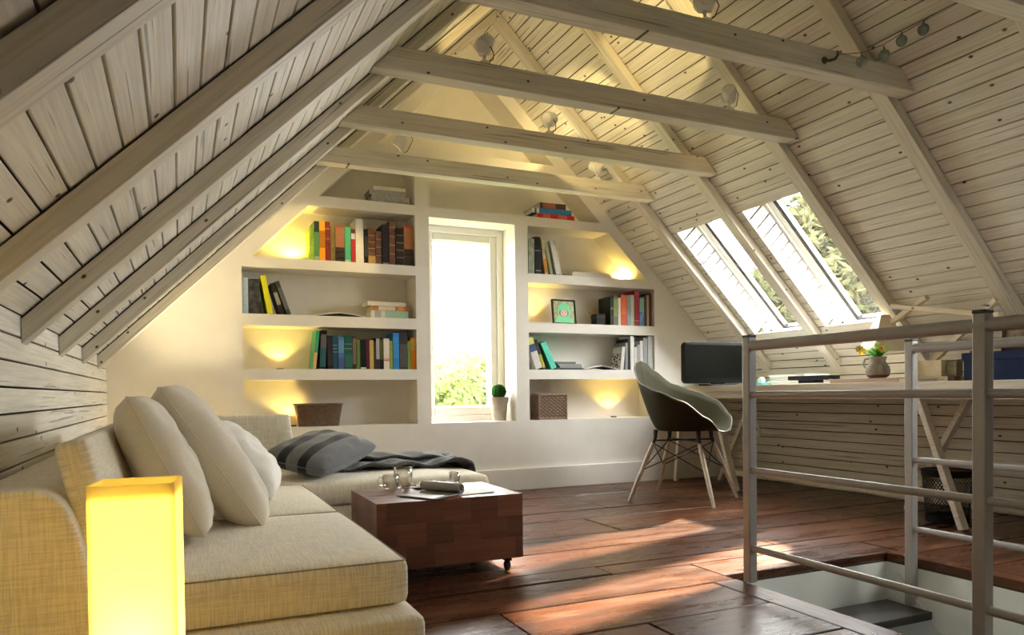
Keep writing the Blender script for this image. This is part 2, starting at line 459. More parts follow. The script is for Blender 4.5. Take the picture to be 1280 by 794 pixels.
# ---- side walls
def board_wall(name, label, x, nx, z_top, seam0, pitch):
    wl = struct(name, label)
    MB().box(min(x - nx * .02, x - nx * .25), max(x - nx * .02, x - nx * .25), YF, YB + .3, ZF - .3, z_top, GAP).build('wall_lining', wl)
    z = seam0
    while z - pitch > ZF - pitch * .99:
        z0, z1 = max(z - pitch, ZF), z
        plank(wl, (x, (YF + YB) / 2, (z0 + z1) / 2), (0, 1, 0), (nx, 0, 0), YB - YF, z1 - z0 - G, mat=WHITEWOOD)
        z -= pitch
    return wl
wl = board_wall('wall_left', 'low knee wall of white horizontal boards behind the sofa', XL, 1, 0.20, 0.152, 0.0627)
plank(wl, (XL, (YF + YB) / 2, 0.1815), (0, 1, 0), (1, 0, 0), YB - YF, 0.054)
wr = board_wall('wall_right', 'low knee wall of white horizontal boards behind the desk', XR, -1, 0.20, 0.149, 0.0613)
plank(wr, (XR, (YF + YB) / 2, 0.1775), (0, 1, 0), (-1, 0, 0), YB - YF, 0.05)

# ---- back wall with niches: front layer 4.50-4.71, back panel behind it
YN = 4.71
wb = struct('wall_back', 'cream plaster gable wall with built-in shelf niches and a tall window')
mb = MB()
S = [(-0.191, 0.090), (0.156, 0.410), (0.477, 0.750), (0.811, 1.132), (1.196, 1.490)]       # clear heights of the niche rows
LX0, LX1, RX0, RX1 = 0.335, 1.375, 2.167, 3.197
WX0, WX1, WZ0, WZ1 = 1.467, 2.070, -0.197, 1.130
OL, OR = -0.135, -0.122                                      # niche slopes run below the roof line
def lx(z): return (z - 0.564 - OL) / SL
def rx(z): return (4.02 + OR - z) / SL
def W(poly): mb.prism(poly, YB, YN, PLASTER)
def Lr(z): return (z - .02 - 0.564) / SL                      # roof line just behind the boards
def Rr(z): return (4.02 + .02 - z) / SL
W([(XL - .2, ZF), (XR + .2, ZF), (XR + .2, -0.191), (XL - .2, -0.191)])
def left_edge(z0, z1, i0, i1): W([(max(Lr(z0), XL - .2), z0), (i0, z0), (i1, z1), (max(Lr(z1), XL - .2), z1)])
def right_edge(z0, z1, i0, i1): W([(i0, z0), (min(Rr(z0), XR + .2), z0), (min(Rr(z1), XR + .2), z1), (i1, z1)])
left_edge(-0.191, 0.202, LX0, LX0); left_edge(0.202, 0.750, LX0, LX0)
right_edge(-0.191, 0.215, RX1, RX1); right_edge(0.215, 0.750, RX1, RX1)
for z0, z1 in ((0.090, 0.156), (0.410, 0.477)):
    W([(LX0, z0), (LX1, z0), (LX1, z1), (LX0, z1)]); W([(RX0, z0), (RX1, z0), (RX1, z1), (RX0, z1)])
left_edge(0.750, 0.811, LX1, LX1); right_edge(0.750, 0.811, RX0, RX0)
left_edge(0.811, 1.132, lx(.811), lx(1.132)); right_edge(0.811, 1.132, rx(.811), rx(1.132))
left_edge(1.132, 1.196, LX1, LX1); right_edge(1.132, 1.196, RX0, RX0)
W([(LX1, -0.191), (WX0, -0.191), (WX0, 1.49), (LX1, 1.49)])
W([(WX1, -0.191), (RX0, -0.191), (RX0, 1.196), (WX1, 1.196)])
W([(WX0, WZ1), (WX1, WZ1), (WX1, 1.196), (WX0, 1.196)])
left_edge(1.196, 1.49, lx(1.196), lx(1.49)); right_edge(1.196, 1.49, rx(1.196), rx(1.49))
W([(Lr(1.49), 1.49), (Rr(1.49), 1.49), (Rr(1.558), 1.558), (Lr(1.558), 1.558)])
left_edge(1.558, 2.13, lx(1.558), lx(2.13)); right_edge(1.558, 2.13, rx(1.558), rx(2.13))
W([(Lr(2.13), 2.13), (lx(2.13), 2.13), (APX, 2.157), (rx(2.13), 2.13), (Rr(2.13), 2.13), (APX, APZ + .02)])
def B(poly): mb.prism(poly, YN, YN + .1, PLASTER)            # back panel of the niches
B([(XL - .2, ZF), (WX0, ZF), (WX0, 1.49), (Lr(1.49), 1.49), (XL - .2, .2)])
B([(WX1, ZF), (XR + .2, ZF), (XR + .2, .2), (Rr(1.49), 1.49), (WX1, 1.49)])
B([(WX0, ZF), (WX1, ZF), (WX1, WZ0), (WX0, WZ0)]); B([(WX0, WZ1), (WX1, WZ1), (WX1, 1.49), (WX0, 1.49)])
B([(Lr(1.49), 1.49), (Rr(1.49), 1.49), (APX, APZ)])
mb.build('plaster_face', wb)
# unseen masonry added outside the window so that only skylight gets in
mb = MB()
for a, b, c, d in ((WX0 - 1.2, WX0, ZF, 2), (WX1, WX1 + 1.2, ZF, 2), (WX0, WX1, ZF, WZ0 - .01), (WX0, WX1, WZ1, 2)):
    mb.box(a, b, YN + .1, YN + .32, c, d, PLASTER)
mb.build('sun_block_masonry', wb)
bb = MB().box(XL, XR, YB - .028, YB, ZF, -0.512, PLASTER).build('baseboard_back', bevel=.004)
tag(bb, 'plain pale plinth running along the foot of the gable wall', kind='structure')

# ---- window in the gable
def window_root(n, label=None): return struct('window_%d' % n, label)
w1 = window_root(1, 'tall narrow white framed window in the gable wall, bright sky and foliage outside')
def rect_frame(name, parent, x0, x1, z0, z1, y0, y1, t, mat, tb=None, tt=None, bevel=.004):
    tb = tb or t; tt = tt or t
    m = MB(); m.box(x0, x0 + t, y0, y1, z0, z1, mat); m.box(x1 - t, x1, y0, y1, z0, z1, mat)
    m.box(x0 + t, x1 - t, y0, y1, z0, z0 + tb, mat); m.box(x0 + t, x1 - t, y0, y1, z1 - tt, z1, mat)
    return m.build(name, parent, bevel=bevel)
rect_frame('window_frame', w1, WX0, WX1, WZ0, WZ1, 4.70, 4.79, .045, WHITEPAINT, bevel=.006)
rect_frame('sash', w1, WX0 + .045, WX1 - .045, WZ0 + .045, WZ1 - .045, 4.715, 4.775, .05, WHITEPAINT, .06, .05, bevel=.008)
rect_frame('glazing_bead', w1, WX0 + .09, WX1 - .09, WZ0 + .10, WZ1 - .09, 4.735, 4.765, .012, WHITEPAINT, bevel=.002)
MB().box(WX0 + .10, WX1 - .10, 4.748, 4.752, WZ0 + .108, WZ1 - .10, GLASS).build('glass_pane', w1)
MB().box(WX0 + .001, WX1 - .001, 4.503, 4.70, WZ0 - .012, WZ0, WHITEPAINT).build('window_sill', w1, bevel=.002)

# ---- skylights
def skylight(n, y0, y1, label):
    w = window_root(n, label)
    Lx = (SKY_X1 - SKY_X0) / CA; yc = (y0 + y1) / 2; hw = (y1 - y0) / 2
    org = Vector((SKY_X1, yc, roof_r(SKY_X1)))
    M = frame(DR, -NR, org)                                   # local x up the slope, local z outwards, local y across
    def put(mb_, name, mat4=None, bevel=0.0):
        o = mb_.build(name, w, bevel=bevel); o.matrix_local = M if mat4 is None else M @ mat4; return o
    D = 0.15; BX = -.155                                      # lining depth; the window's foot reaches below the opening, the sill is level
    nb = 15
    x_a = BX
    for i in range(nb):
        L = (Lx - x_a) / nb; xa = x_a + i * L
        for s in (-1, 1):
            z0 = 0.0 if xa > -.001 else min(.14, -xa * 1.0)
            ctr = M @ Vector((xa + L / 2, s * (hw - .001), (z0 + D) / 2))
            plank(w, ctr, M.to_3x3() @ Vector((0, 0, 1)), M.to_3x3() @ Vector((0, -s, 0)), D - z0, L - .010, mat=REVEALWOOD, name='reveal_board', t=.011, jit=0, tilt=0)
        # dark joint behind the boards
    for s in (-1, 1): put(MB().box(0, Lx, s * (hw + .0125) - .0008, s * (hw + .0125) + .0008, .002, D, GAP), 'joint_backing')
    put(MB().prism([(0, 0), (BX - .01, D + .012), (BX - .02, D + .012), (-.012, 0)], -hw - .01, hw + .01, REVEALWOOD), 'window_sill')
    put(MB().box(Lx - .001, Lx + .012, -hw, hw, 0.001, D, REVEALWOOD), 'upper_reveal')
    def rect(x0, x1, yy, t, z0, z1, mat, tb=None):
        m = MB(); tb = tb or t; m.box(x0, x1, -yy, -yy + t, z0, z1, mat); m.box(x0, x1, yy - t, yy, z0, z1, mat)
        m.box(x0, x0 + tb, -yy + t, yy - t, z0, z1, mat); m.box(x1 - t, x1, -yy + t, yy - t, z0, z1, mat); return m
    put(rect(BX - .03, Lx + .02, hw + .02, .040, D + .004, D + .06, WHITEPAINT), 'window_frame', bevel=.004)
    put(rect(BX + .005, Lx - .02, hw - .012, .042, D + .018, D + .070, WHITEPAINT, .03), 'sash', bevel=.003)
    put(rect(BX + .03, Lx - .06, hw - .050, .030, D + .026, D + .062, RUBBER, .016), 'gasket')
    put(MB().box(BX + .038, Lx - .074, -hw + .078, hw - .078, D + .05, D + .054, GLASS), 'glass_pane')
    return w
skylight(2, *SKY_BAYS[1], label='nearer of the two tall roof windows between rafters, leafy tree outside')
skylight(3, *SKY_BAYS[2], label='farther of the two tall roof windows, nearest the gable wall')
skylight(4, *SKY_BAYS[0], label='unseen roof window added for its light beside the stair opening')  # not in view; added to let more daylight into the near half

# ---- front gable behind the viewer with its big window
wf = struct('wall_front', 'plaster gable wall behind the viewer')
mb = MB()
mb.prism([(XL - .2, ZF), (XR + .2, ZF), (XR + .2, .2), (APX, APZ + .02), (XL - .2, .2)], YF - .15, YF, PLASTER)
mb.build('plaster_face', wf)

# ---- floor: boards laid across the room round the stair opening
HX0, HX1, HY0, HY1 = 1.755, 2.580, -0.30, 2.060
fl = struct('floor', 'worn glossy red-brown plank floor')
BT = 0.035
mb = MB()
for a in ((XL - .2, HX0, YF, YB + .2), (HX1, XR + .2, YF, YB + .2), (HX0, HX1, HY1, YB + .2), (HX0, HX1, YF, HY0)):
    mb.box(*a, ZF - BT - .16, ZF - BT + .006, GAP)
mb.build('subfloor', fl)
rows = [-2.0, -1.74, -1.5, -1.22, -.95, -.7, -.42, -.16, .1, .38, .62, .9, 1.18, 1.455, 1.735, 2.0, 2.255, 2.378, 2.675, 2.95, 3.32, 3.56, 3.82, 4.08, 4.30, 4.5]
FG = 0.0085
def fboard(x0, x1, y0, y1):
    if x1 - x0 < .02 or y1 - y0 < .01: return
    plank(fl, ((x0 + x1) / 2, (y0 + y1) / 2, ZF), (1, 0, 0), (0, 0, 1), x1 - x0 - FG, y1 - y0 - FG, t=BT, ch=.0025, mat=FLOORWOOD, name='floor_board', jit=.0012, tilt=.15)
joints = {1.735: [.855], 2.255: [1.41], 2.0: [3.1], 2.378: [2.3], 2.675: [.4, 3.3], 2.95: [1.9], 3.32: [.9, 2.9], 3.56: [2.2], 3.82: [1.3], 1.455: [.1, 1.2], 1.18: [.7], .9: [.2], 4.08: [1.0, 2.7]}
for y0, y1 in zip(rows, rows[1:]):
    js = joints.get(y0, [random.uniform(.3, 3.4)])
    if y1 <= HY0 or y0 >= HY1:
        e = [XL] + js + [XR]
        for a, b in zip(e, e[1:]): fboard(a, b, y0, y1)
    else:
        e = [XL] + [j for j in js if j < 1.5] + [1.655 if y0 < 2.0 else HX0]
        for a, b in zip(e, e[1:]): fboard(a, b, y0, y1)
        if y0 >= 2.0: fboard(HX0, HX1 + .07, HY1, y1)
        fboard(HX1 + .075, XR, y0, y1)
plank(fl, ((1.655 + HX0) / 2, (HY0 + 2.0) / 2, ZF + .001), (0, 1, 0), (0, 0, 1), 2.0 - HY0 - FG, HX0 - 1.655 - .002, t=BT + .002, ch=.0025, mat=FLOORWOOD, name='floor_board', jit=0, tilt=0)
plank(fl, (HX1 + .0365, (HY0 + HY1) / 2, ZF + .001), (0, 1, 0), (0, 0, 1), HY1 - HY0 - FG, .072, t=BT + .002, ch=.0025, mat=FLOORWOOD, name='floor_board', jit=0, tilt=0)

# ---- stairwell below
well = struct('wall_stairwell', 'smooth white walls of the stairwell under the floor opening')
mb = MB()
zb = -2.6
mb.box(HX0 - .12, HX0 + .004, HY0, HY1 + .1, zb, ZF - BT - .002, PLASTERW); mb.box(HX1 - .004, HX1 + .12, HY0, HY1 + .1, zb, ZF - BT - .002, PLASTERW)
mb.box(HX0, HX1, HY1 - .004, HY1 + .12, zb, ZF - BT - .002, PLASTERW); mb.box(HX0, HX1, HY0 - .12, HY0 + .004, zb, ZF - BT - .002, PLASTERW)
mb.box(HX0 - .12, HX1 + .12, HY0 - .12, HY1 + .12, zb - .05, zb, PLASTERW)
mb.build('plaster_face', well)
st = thing('staircase', 'white walled staircase with dark timber treads going down through the floor opening', 'stairs', (2.16, 1.94, -.86))
for i in range(8):
    MB().box(-.385, .392, -.10 - .0 , .098, -.03, 0, DARKTREAD).build('tread', st, bevel=.004, loc=(0, -i * .205, .02 - i * .2))
sl = math.hypot(.205, .2)
mb = MB(); mb.prism([(.06, .13), (-1.5, .13 - 1.56 / .205 * .2 - .0), (-1.5, .13 - 1.56 / .205 * .2 - .10), (.06, .03)], .398, .414, PLASTERW, axis='x')
mb.build('stringer', st)

# ---- tie beams across the room
TZ0, TZ1, TT = 1.235, 1.325, .075
ties = []
TIE_LABEL = ['white tie beam overhead nearest the viewer, only its right end showing', 'white tie beam with a rusty hook and bauble string near its right end',
             'white tie beam carrying two white spotlights, behind the beam with the hook', 'white tie beam carrying a single spotlight at its middle, third from the front',
             'white tie beam nearest the gable shelves, carrying two spotlights']
for i, y in enumerate([1.575, 2.19, 2.815, 3.43, 4.04]):
    t = thing('tie_beam', TIE_LABEL[i], 'beam', (APX, y - TT / 2 - .003, TZ0), group='tie beams across the attic')
    hb = (TZ0 - 4.02) / -SL - APX - .003; ht = (TZ1 - 4.02) / -SL - APX - .003
    lb = (TZ0 - .564) / SL - APX + .003; lt = (TZ1 - .564) / SL - APX + .003
    m = MB(); m.prism([(lb, 0), (hb, 0), (ht, TZ1 - TZ0), (lt, TZ1 - TZ0)], -TT / 2, TT / 2, BEAMWOOD)
    m.build('timber', t, bevel=.003); ties.append(t)

# ================================================================== FURNITURE
def soft_box(mb, x0, x1, y0, y1, z0, z1, r, mat, crown=0.0, n=10, nz=5, bulge=0.0, wob=0.0, seed=0, top_taper=0.0):
    rnd = random.Random(seed); ph = [rnd.uniform(0, 6.28) for _ in range(6)]
    cx, cyy, cz = (x0 + x1) / 2, (y0 + y1) / 2, (z0 + z1) / 2
    hx, hy, hz = (x1 - x0) / 2, (y1 - y0) / 2, (z1 - z0) / 2
    bm = bmesh.new(); idx = {}
    def steps(h, n):                                          # denser near the edges
        a = [-h, -h + r * .3, -h + r]
        m = [(-h + r) + (2 * (h - r)) * i / n for i in range(1, n)]
        return a + m + [h - r, h - r * .3, h]
    sx, sy, sz = steps(hx, n), steps(hy, n), steps(hz, nz)
    def P(p):
        q = Vector((max(-hx + r, min(hx - r, p[0])), max(-hy + r, min(hy - r, p[1])), max(-hz + r, min(hz - r, p[2]))))
        d = Vector(p) - q
        v = q + d.normalized() * r if d.length > 1e-9 else Vector(p)
        fx, fy, fz = 1 - (v.x / hx) ** 2, 1 - (v.y / hy) ** 2, 1 - (v.z / hz) ** 2
        if v.z > 0: v.z += crown * max(0, fx) ** .6 * max(0, fy) ** .6 * (v.z / hz)
        if bulge:
            v.x += bulge * (v.x / hx) * max(0, fy) ** .5 * max(0, fz); v.y += bulge * (v.y / hy) * max(0, fx) ** .5 * max(0, fz)
        if wob:
            v.z += wob * math.sin(v.x * 23 + ph[0]) * math.sin(v.y * 19 + ph[1]); v.x += wob * math.sin(v.y * 17 + v.z * 31 + ph[2]); v.y += wob * math.sin(v.x * 15 + v.z * 27 + ph[3])
        return (v.x + cx, v.y + cyy, v.z + cz)
    vs = []; fs = []
    def face(fn, A, Bq):
        o = len(vs)
        for a in A:
            for b in Bq: vs.append(P(fn(a, b)))
        nb = len(Bq)
        for i in range(len(A) - 1):
            for j in range(nb - 1): fs.append((o + i*nb + j, o + (i+1)*nb + j, o + (i+1)*nb + j + 1, o + i*nb + j + 1))
    face(lambda a, b: (a, b, hz), sx, sy); face(lambda a, b: (a, b, -hz), sx, sy)
    face(lambda a, b: (a, -hy, b), sx, sz); face(lambda a, b: (a, hy, b), sx, sz)
    face(lambda a, b: (-hx, a, b), sy, sz); face(lambda a, b: (hx, a, b), sy, sz)
    mb.add(vs, fs, mat); return mb

# ---- sectional sofa
SOX, SOY = 0.0, 2.3
sofa = thing('sectional_sofa', 'large cream sectional sofa along the left knee wall, chaise at its far end', 'sofa', (0, 0, ZF))
def zr(z): return z - ZF
def prof_back(y0, y1, name):
    # backrest: a fat roll with a rounded shoulder, seen end-on from the front
    px = [(0, 616.5), (22, 614.5), (40, 614.5), (56, 617), (68, 622.5), (78, 631), (86, 642), (93, 656), (99, 673), (104.5, 692), (109, 714), (112, 738), (113.5, 765)]
    prof = [(-.352, zr(-.63)), (-.352, zr(-.185)), (-.343, zr(-.170)), (-.325, zr(-.160))]
    prof += [(p.x, zr(p.z)) for p in (at(x, y, 1.45) for x, y in px)] + [(-.1425, zr(-.45)), (-.1425, zr(-.63))]
    m = MB(); m.prism(prof, y0, y1, SOFA)
    return m.build(name, sofa, bevel=.007, seg=3, smooth=True, angle=35)
prof_back(1.45, 3.80, 'backrest')
soft_box(MB(), -.36, .48, 3.805, 3.955, zr(-.63), zr(-.17), .05, SOFA, n=6).build('backrest', sofa, smooth=True)
soft_box(MB(), -.143, .462, 1.46, 3.06, zr(-.615), zr(-.462), .022, SOFA, n=10).build('seat_base', sofa, smooth=True)
soft_box(MB(), -.143, 1.275, 3.062, 3.80, zr(-.615), zr(-.462), .022, SOFA, n=10).build('seat_base', sofa, smooth=True)
soft_box(MB(), -.128, .449, 1.548, 2.285, zr(-.459), zr(-.362), .018, SOFA, crown=.012, n=12, bulge=.004).build('seat_cushion', sofa, smooth=True)
soft_box(MB(), -.128, .447, 2.29, 3.035, zr(-.459), zr(-.362), .020, SOFA, crown=.014, n=12, bulge=.004).build('seat_cushion', sofa, smooth=True)
soft_box(MB(), -.128, 1.268, 3.045, 3.80, zr(-.459), zr(-.367), .032, SOFA, crown=.016, n=12, bulge=.004).build('chaise_cushion', sofa, smooth=True)
SEAM = plain('dark_seam_thread', (.34, .29, .21), .9)
for (x0, x1, y0, y1, z) in ((-.122, .443, 1.5535, 2.27, -.3635), (-.122, .441, 2.296, 3.03, -.3635)):
    MB().tube([(x0, y0, zr(z)), (x1 - .006, y0, zr(z)), (x1, y0 + .006, zr(z)), (x1, y1, zr(z))], .0016, SEAM, 6).build('seam', sofa, smooth=True)
# leaning back cushion along the wall
m = MB(); soft_box(m, -.027, .027, 0, 1.35, 0, .285, .014, SOFA, n=10, bulge=.006, wob=.0012)
o = m.build('back_cushion', sofa, smooth=True); o.location = (-.113, 1.50, zr(-.354)); o.rotation_euler = (0, R(-14), 0)
m = MB(); soft_box(m, 0, .36, -.035, .035, 0, .265, .022, SOFA, n=10, bulge=.008, wob=.003, seed=4)
o = m.build('back_cushion', sofa, smooth=True); o.location = (.135, 3.76, zr(-.357)); o.rotation_euler = (R(-5), 0, 0)
for x, y in ((-.3, 1.55), (.40, 1.55), (1.2, 3.15), (1.2, 3.72), (-.3, 3.7)):
    MB().box(-.025, .025, -.025, .025, 0, .05, CAPBLACK).build('foot', sofa, loc=(x, y, 0))

def pxy(w, h, u, v):
    r = 1 - .05 * abs(u) ** 5 * abs(v) ** 5
    return (w / 2 * u * r * (1 - .025 * (1 - v * v) * abs(u) ** 3), h / 2 * v * r * (1 - .025 * (1 - u * u) * abs(v) ** 3))
def pillow_mesh(w, h, t, mat, seed=0, n=22, stripes=None, pw=3.0, wr=.006, pe=.44):
    rnd = random.Random(seed); ph = [rnd.uniform(0, 6.28) for _ in range(8)]
    m = MB()
    for s in (1, -1):
        vs = []; fs = []; ms = []
        for i in range(n):
            for j in range(n):
                u = -1 + 2 * i / (n - 1); v = -1 + 2 * j / (n - 1)
                pr = max(0, (1 - abs(u) ** pw)) * max(0, (1 - abs(v) ** pw)); th = t / 2 * pr ** pe
                e = (1 - abs(u)) * (1 - abs(v))
                wv = wr * (math.sin(9 * u + 5 * v + ph[0]) + .8 * math.sin(13 * v - 6 * u + ph[1]) + .6 * math.sin(21 * u * v + ph[2])) * min(1, e * 6)
                th += wv * (.6 + .4 * s)
                x, y = pxy(w, h, u, v)
                vs.append((x, y, s * th))
        base = len(m.v); m.v += vs
        for i in range(n - 1):
            for j in range(n - 1):
                mt = mat
                if stripes:
                    u = -1 + 2 * (j + .5) / (n - 1)
                    for a, b in stripes:
                        if a <= u <= b: mt = STRIPE
                q = (base + i*n + j, base + (i+1)*n + j, base + (i+1)*n + j + 1, base + i*n + j + 1)
                m.f.append(q if s > 0 else q[::-1]); m.m.append(m.mi(mt))
    return m
def pillow(label, loc, rot, w, h, t, mat, seed, stripes=None, pw=2.6, n=26, mtx=None, name='throw_pillow', wr=.006):
    r = thing(name, label, 'pillow', loc, rot, group='loose pillows on the sofa')
    if mtx is not None: r.matrix_world = mtx
    m = pillow_mesh(w, h, t, mat, seed, n, stripes, pw, wr)
    m.build('cover', r, smooth=True)
    # piping round the edge
    pts = []
    N = 48
    for k in range(N + 1):
        a = k / N * 4; sd = int(a) % 4; q = (a - int(a)) * 2 - 1
        u, v = ((q, -1), (1, q), (-q, 1), (-1, -q))[sd]
        pts.append((*pxy(w, h, u, v), 0))
    MB().tube(pts, .0018, mat, 6, caps=False).build('piping', r, smooth=True)
    return r
def lean(cx, cy, cz, tilt, yaw=0, roll=0):                    # pillow plane stands up, leaning towards -x by tilt from vertical
    n = Matrix.Rotation(R(yaw), 4, 'Z') @ Matrix.Rotation(R(90 - tilt), 4, 'Y') @ Matrix.Rotation(R(roll), 4, 'Z')
    return Matrix.Translation((cx, cy, cz)) @ n
pillow('cream pillow leaning on the sofa back, the left one of the two big ones', (0, 0, 0), (0, 0, 0), .385, .33, .140, PILLOWM, 3, mtx=lean(-.042, 2.04, -.170, 25, 4), wr=.003)
pillow('big cream pillow in front, its lower corner drooping over the seat', (0, 0, 0), (0, 0, 0), .475, .36, .165, PILLOWM, 11, mtx=lean(.070, 2.25, -.170, 33, 2), wr=.003)
pillow('rounder white pillow lying behind the two big cream ones', (0, 0, 0), (0, 0, 0), .33, .36, .17, PILLOWW, 21, mtx=lean(.185, 2.70, -.225, 42, -8), wr=.004)
_A, _B, _C = Vector((.475, 3.05, -.335)), Vector((.79, 3.38, -.255)), Vector((.345, 3.28, -.275))
_x = (_B - _A).normalized(); _n = _x.cross(_C - _A).normalized()
pillow('dark grey pillow with two black stripes slumped on the chaise', (0, 0, 0), (0, 0, 0), .46, .33, .13, GREYP, 31, stripes=[(-.44, -.18), (.18, .44)], n=47, mtx=frame(_x, _n, (_B + _C) / 2 + _n * .012), wr=.0018)

# ---- throw blanket over the chaise
def blanket():
    r = thing('throw_blanket', 'charcoal wool throw spread along the back of the chaise, end hanging down', 'blanket', (.95, 3.5, -.35))
    rnd = random.Random(5)
    def fn(u, v):
        L = .92; s = u * L
        x = .47 + s; y = 3.30 + v * .46 + .022 * math.sin(s * 11 + 1) * (1 - v) + .03 * math.sin(s * 4)
        y = min(y, 3.80)
        top = -.332 + .008 * math.sin(x * 31 + y * 12) + .006 * math.sin(y * 55 - x * 14) + .016 * math.exp(-((v - .75) / .16) ** 2) * (.6 + .4 * math.sin(x * 9))
        z = top + .006 * math.sin(s * 19) * (1 - v)
        if x > 1.262:
            d = x - 1.262; x = 1.262 + min(d, .03) ; z = top - max(0, d - .018) * 1.0
            x = 1.272 + .012 * math.sin(min(1, d / .05) * PI / 2) + .004 * math.sin(y * 40)
        return (x - .95, y - 3.5, z + .35)
    m = MB(); m.grid(fn, 70, 28, CHARCOAL)
    m.build('wool_cloth', r, smooth=True, solid=.012)
    # a second fold lying on top
    def fn2(u, v):
        x = .60 + u * .60; y = 3.50 + v * .22 + .03 * math.sin(u * 5)
        z = -.308 + .012 * math.sin(PI * v) + .006 * math.sin(u * 23 + v * 4) - .010 * u
        return (x - .95, y - 3.5, z + .35)
    m = MB(); m.grid(fn2, 40, 14, CHARCOAL); m.build('turned_fold', r, smooth=True, solid=.014)
blanket()

# ---- block coffee table on castors
def table():
    X0, X1, Y0, Y1, Z0, Z1 = .602, 1.152, 2.462, 2.868, -.612, -.375
    t = thing('coffee_table', 'low cherry block coffee table on black castors', 'table', ((X0 + X1) / 2, (Y0 + Y1) / 2, ZF))
    hx, hy, z0, z1 = (X1 - X0) / 2, (Y1 - Y0) / 2, Z0 - ZF, Z1 - ZF
    th = .006
    MB().box(-hx + th, hx - th, -hy + th, hy - th, z0 + .002, z1 - th, BLOCKWOOD).build('core', t)
    rnd = random.Random(3)
    cache = {}
    def blk(c, xd, nr, L, w):
        key = (round(L, 4), round(w, 4))
        m4 = frame(xd, nr, c) @ Matrix.Translation((0, 0, rnd.uniform(-.0003, .0003)))
        child('block', plank_mesh(L - .0003, w - .0003, th, .0004, BLOCKWOOD, 'block'), t, m4)
    def face(org, xd, yd, nr, W, H, bw, nrow):
        bh = H / nrow; org, xd, yd, nr = map(Vector, (org, xd, yd, nr))
        for r in range(nrow):
            x = -bw * (.0, .32, .68, .15, .5, .85)[r % 6]
            while x < W - .001:
                a, b = max(0, x), min(W, x + bw)
                if b - a > .004: blk(org + xd * (a + b) / 2 + yd * (r + .5) * bh, xd, nr, b - a, bh)
                x += bw
    face((-hx, -hy, z0), (1, 0, 0), (0, 0, 1), (0, -1, 0), 2 * hx, z1 - z0, .104, 3)
    face((-hx, hy, z0), (0, -1, 0), (0, 0, 1), (-1, 0, 0), 2 * hy, z1 - z0, .104, 3)
    face((hx, -hy, z0), (0, 1, 0), (0, 0, 1), (1, 0, 0), 2 * hy, z1 - z0, .104, 3)
    face((hx, hy, z0), (-1, 0, 0), (0, 0, 1), (0, 1, 0), 2 * hx, z1 - z0, .104, 3)
    face((-hx, -hy, z1), (1, 0, 0), (0, 1, 0), (0, 0, 1), 2 * hx, 2 * hy, .102, 6)
    for x, y in ((-hx + .05, -hy + .035), (hx - .05, -hy + .035), (-hx + .05, hy - .035), (hx - .05, hy - .035)):
        c = MB().box(-.012, .012, -.016, .016, .034, z0 + .002, BLACK).build('castor', t, loc=(x, y, 0))
        MB().tube([(-.008, 0, .016), (.008, 0, .016)], .016, RUBBER, 14).build('wheel', c)
table()
# things on the table
def cup(label, x, y, r, h, handle=True, nm='glass_cup', z=-.375):
    t = thing(nm, label, 'cup', (x, y, z))
    MB().lathe([(.0001, .002), (r * .72, .002), (r * .86, h * .2), (r, h * .6), (r * .97, h), (r * .93, h), (r * .95, h * .6), (r * .8, h * .22), (r * .6, .006), (.0001, .006)], CUPGLASS, 24).build('bowl', t, smooth=True)
    if handle:
        pts = [(-r * .9, 0, h * .82), (-r * 1.35, 0, h * .86), (-r * 1.6, 0, h * .6), (-r * 1.35, 0, h * .3), (-r * .88, 0, h * .25)]
        MB().tube(pts, .0035, CUPGLASS, 8).build('handle', t, smooth=True)
    return t
cup('small clear glass teacup at the left front of the coffee table', .742, 2.80, .033, .062)
t = cup('taller clear glass carafe standing behind the teacup', .80, 2.845 - .03 + .01, .037, .085, False, 'glass_carafe')
m = MB(); m.tube([(.02, 0, .07), (.045, 0, .09), (.05, .0, .125)], .002, CUPGLASS, 6); m.build('spout', t)
t = thing('tumbler', 'small clear tumbler near the far edge of the coffee table', 'cup', (1.02, 2.835, -.375))
MB().lathe([(.0001, .002), (.020, .002), (.024, .055), (.022, .055), (.018, .006), (.0001, .006)], CUPGLASS, 20).build('bowl', t, smooth=True)
t = thing('napkin', 'crumpled white napkin lying between the glass and the magazine', 'napkin', (.925, 2.80, -.373))
def nap(u, v):
    a, b = u - .5, v - .5
    return (a * .17, b * .10, .004 + .012 * max(0, math.sin(a * 9 + 1) * math.sin(b * 11 + 2)) + .006 * math.sin(a * 23) ** 2)
MB().grid(nap, 20, 14, PAPERW).build('cloth', t, smooth=True, solid=.002)
t = thing('magazine', 'half rolled grey illustrated magazine with a curled end on the coffee table', 'magazine', (.90, 2.60, -.3735), (0, 0, R(30)))
PHOTO = wood('printed_page', (.10, .10, .10), (.55, .53, .50), 1, 9, .35, var=.02)
def mag(u, v):                                               # flat sheet that curls up into a roll at its right end
    s = u * .30
    if s < .12: return (s - .16, v * .19 - .09, .003 + s * .02)
    a = (s - .12) / .016; rr = .017 - .0012 * a * .3
    return (-.04 + .022 + rr * math.sin(a), v * .19 - .09, .006 + rr - rr * math.cos(a) + 0.001 * a)
MB().grid(mag, 48, 6, PHOTO).build('pages', t, smooth=True, solid=.003)
t = thing('paper_sheet', 'open white booklet lying flat by the magazine', 'paper', (.985, 2.575, -.3748), (0, 0, R(8)))
MB().box(-.075, .075, -.055, .055, 0, .004, PAPERW).build('sheets', t)
MB().box(-.076, .076, -.056, .056, -.0, .0006, BLACK).build('back_cover', t)

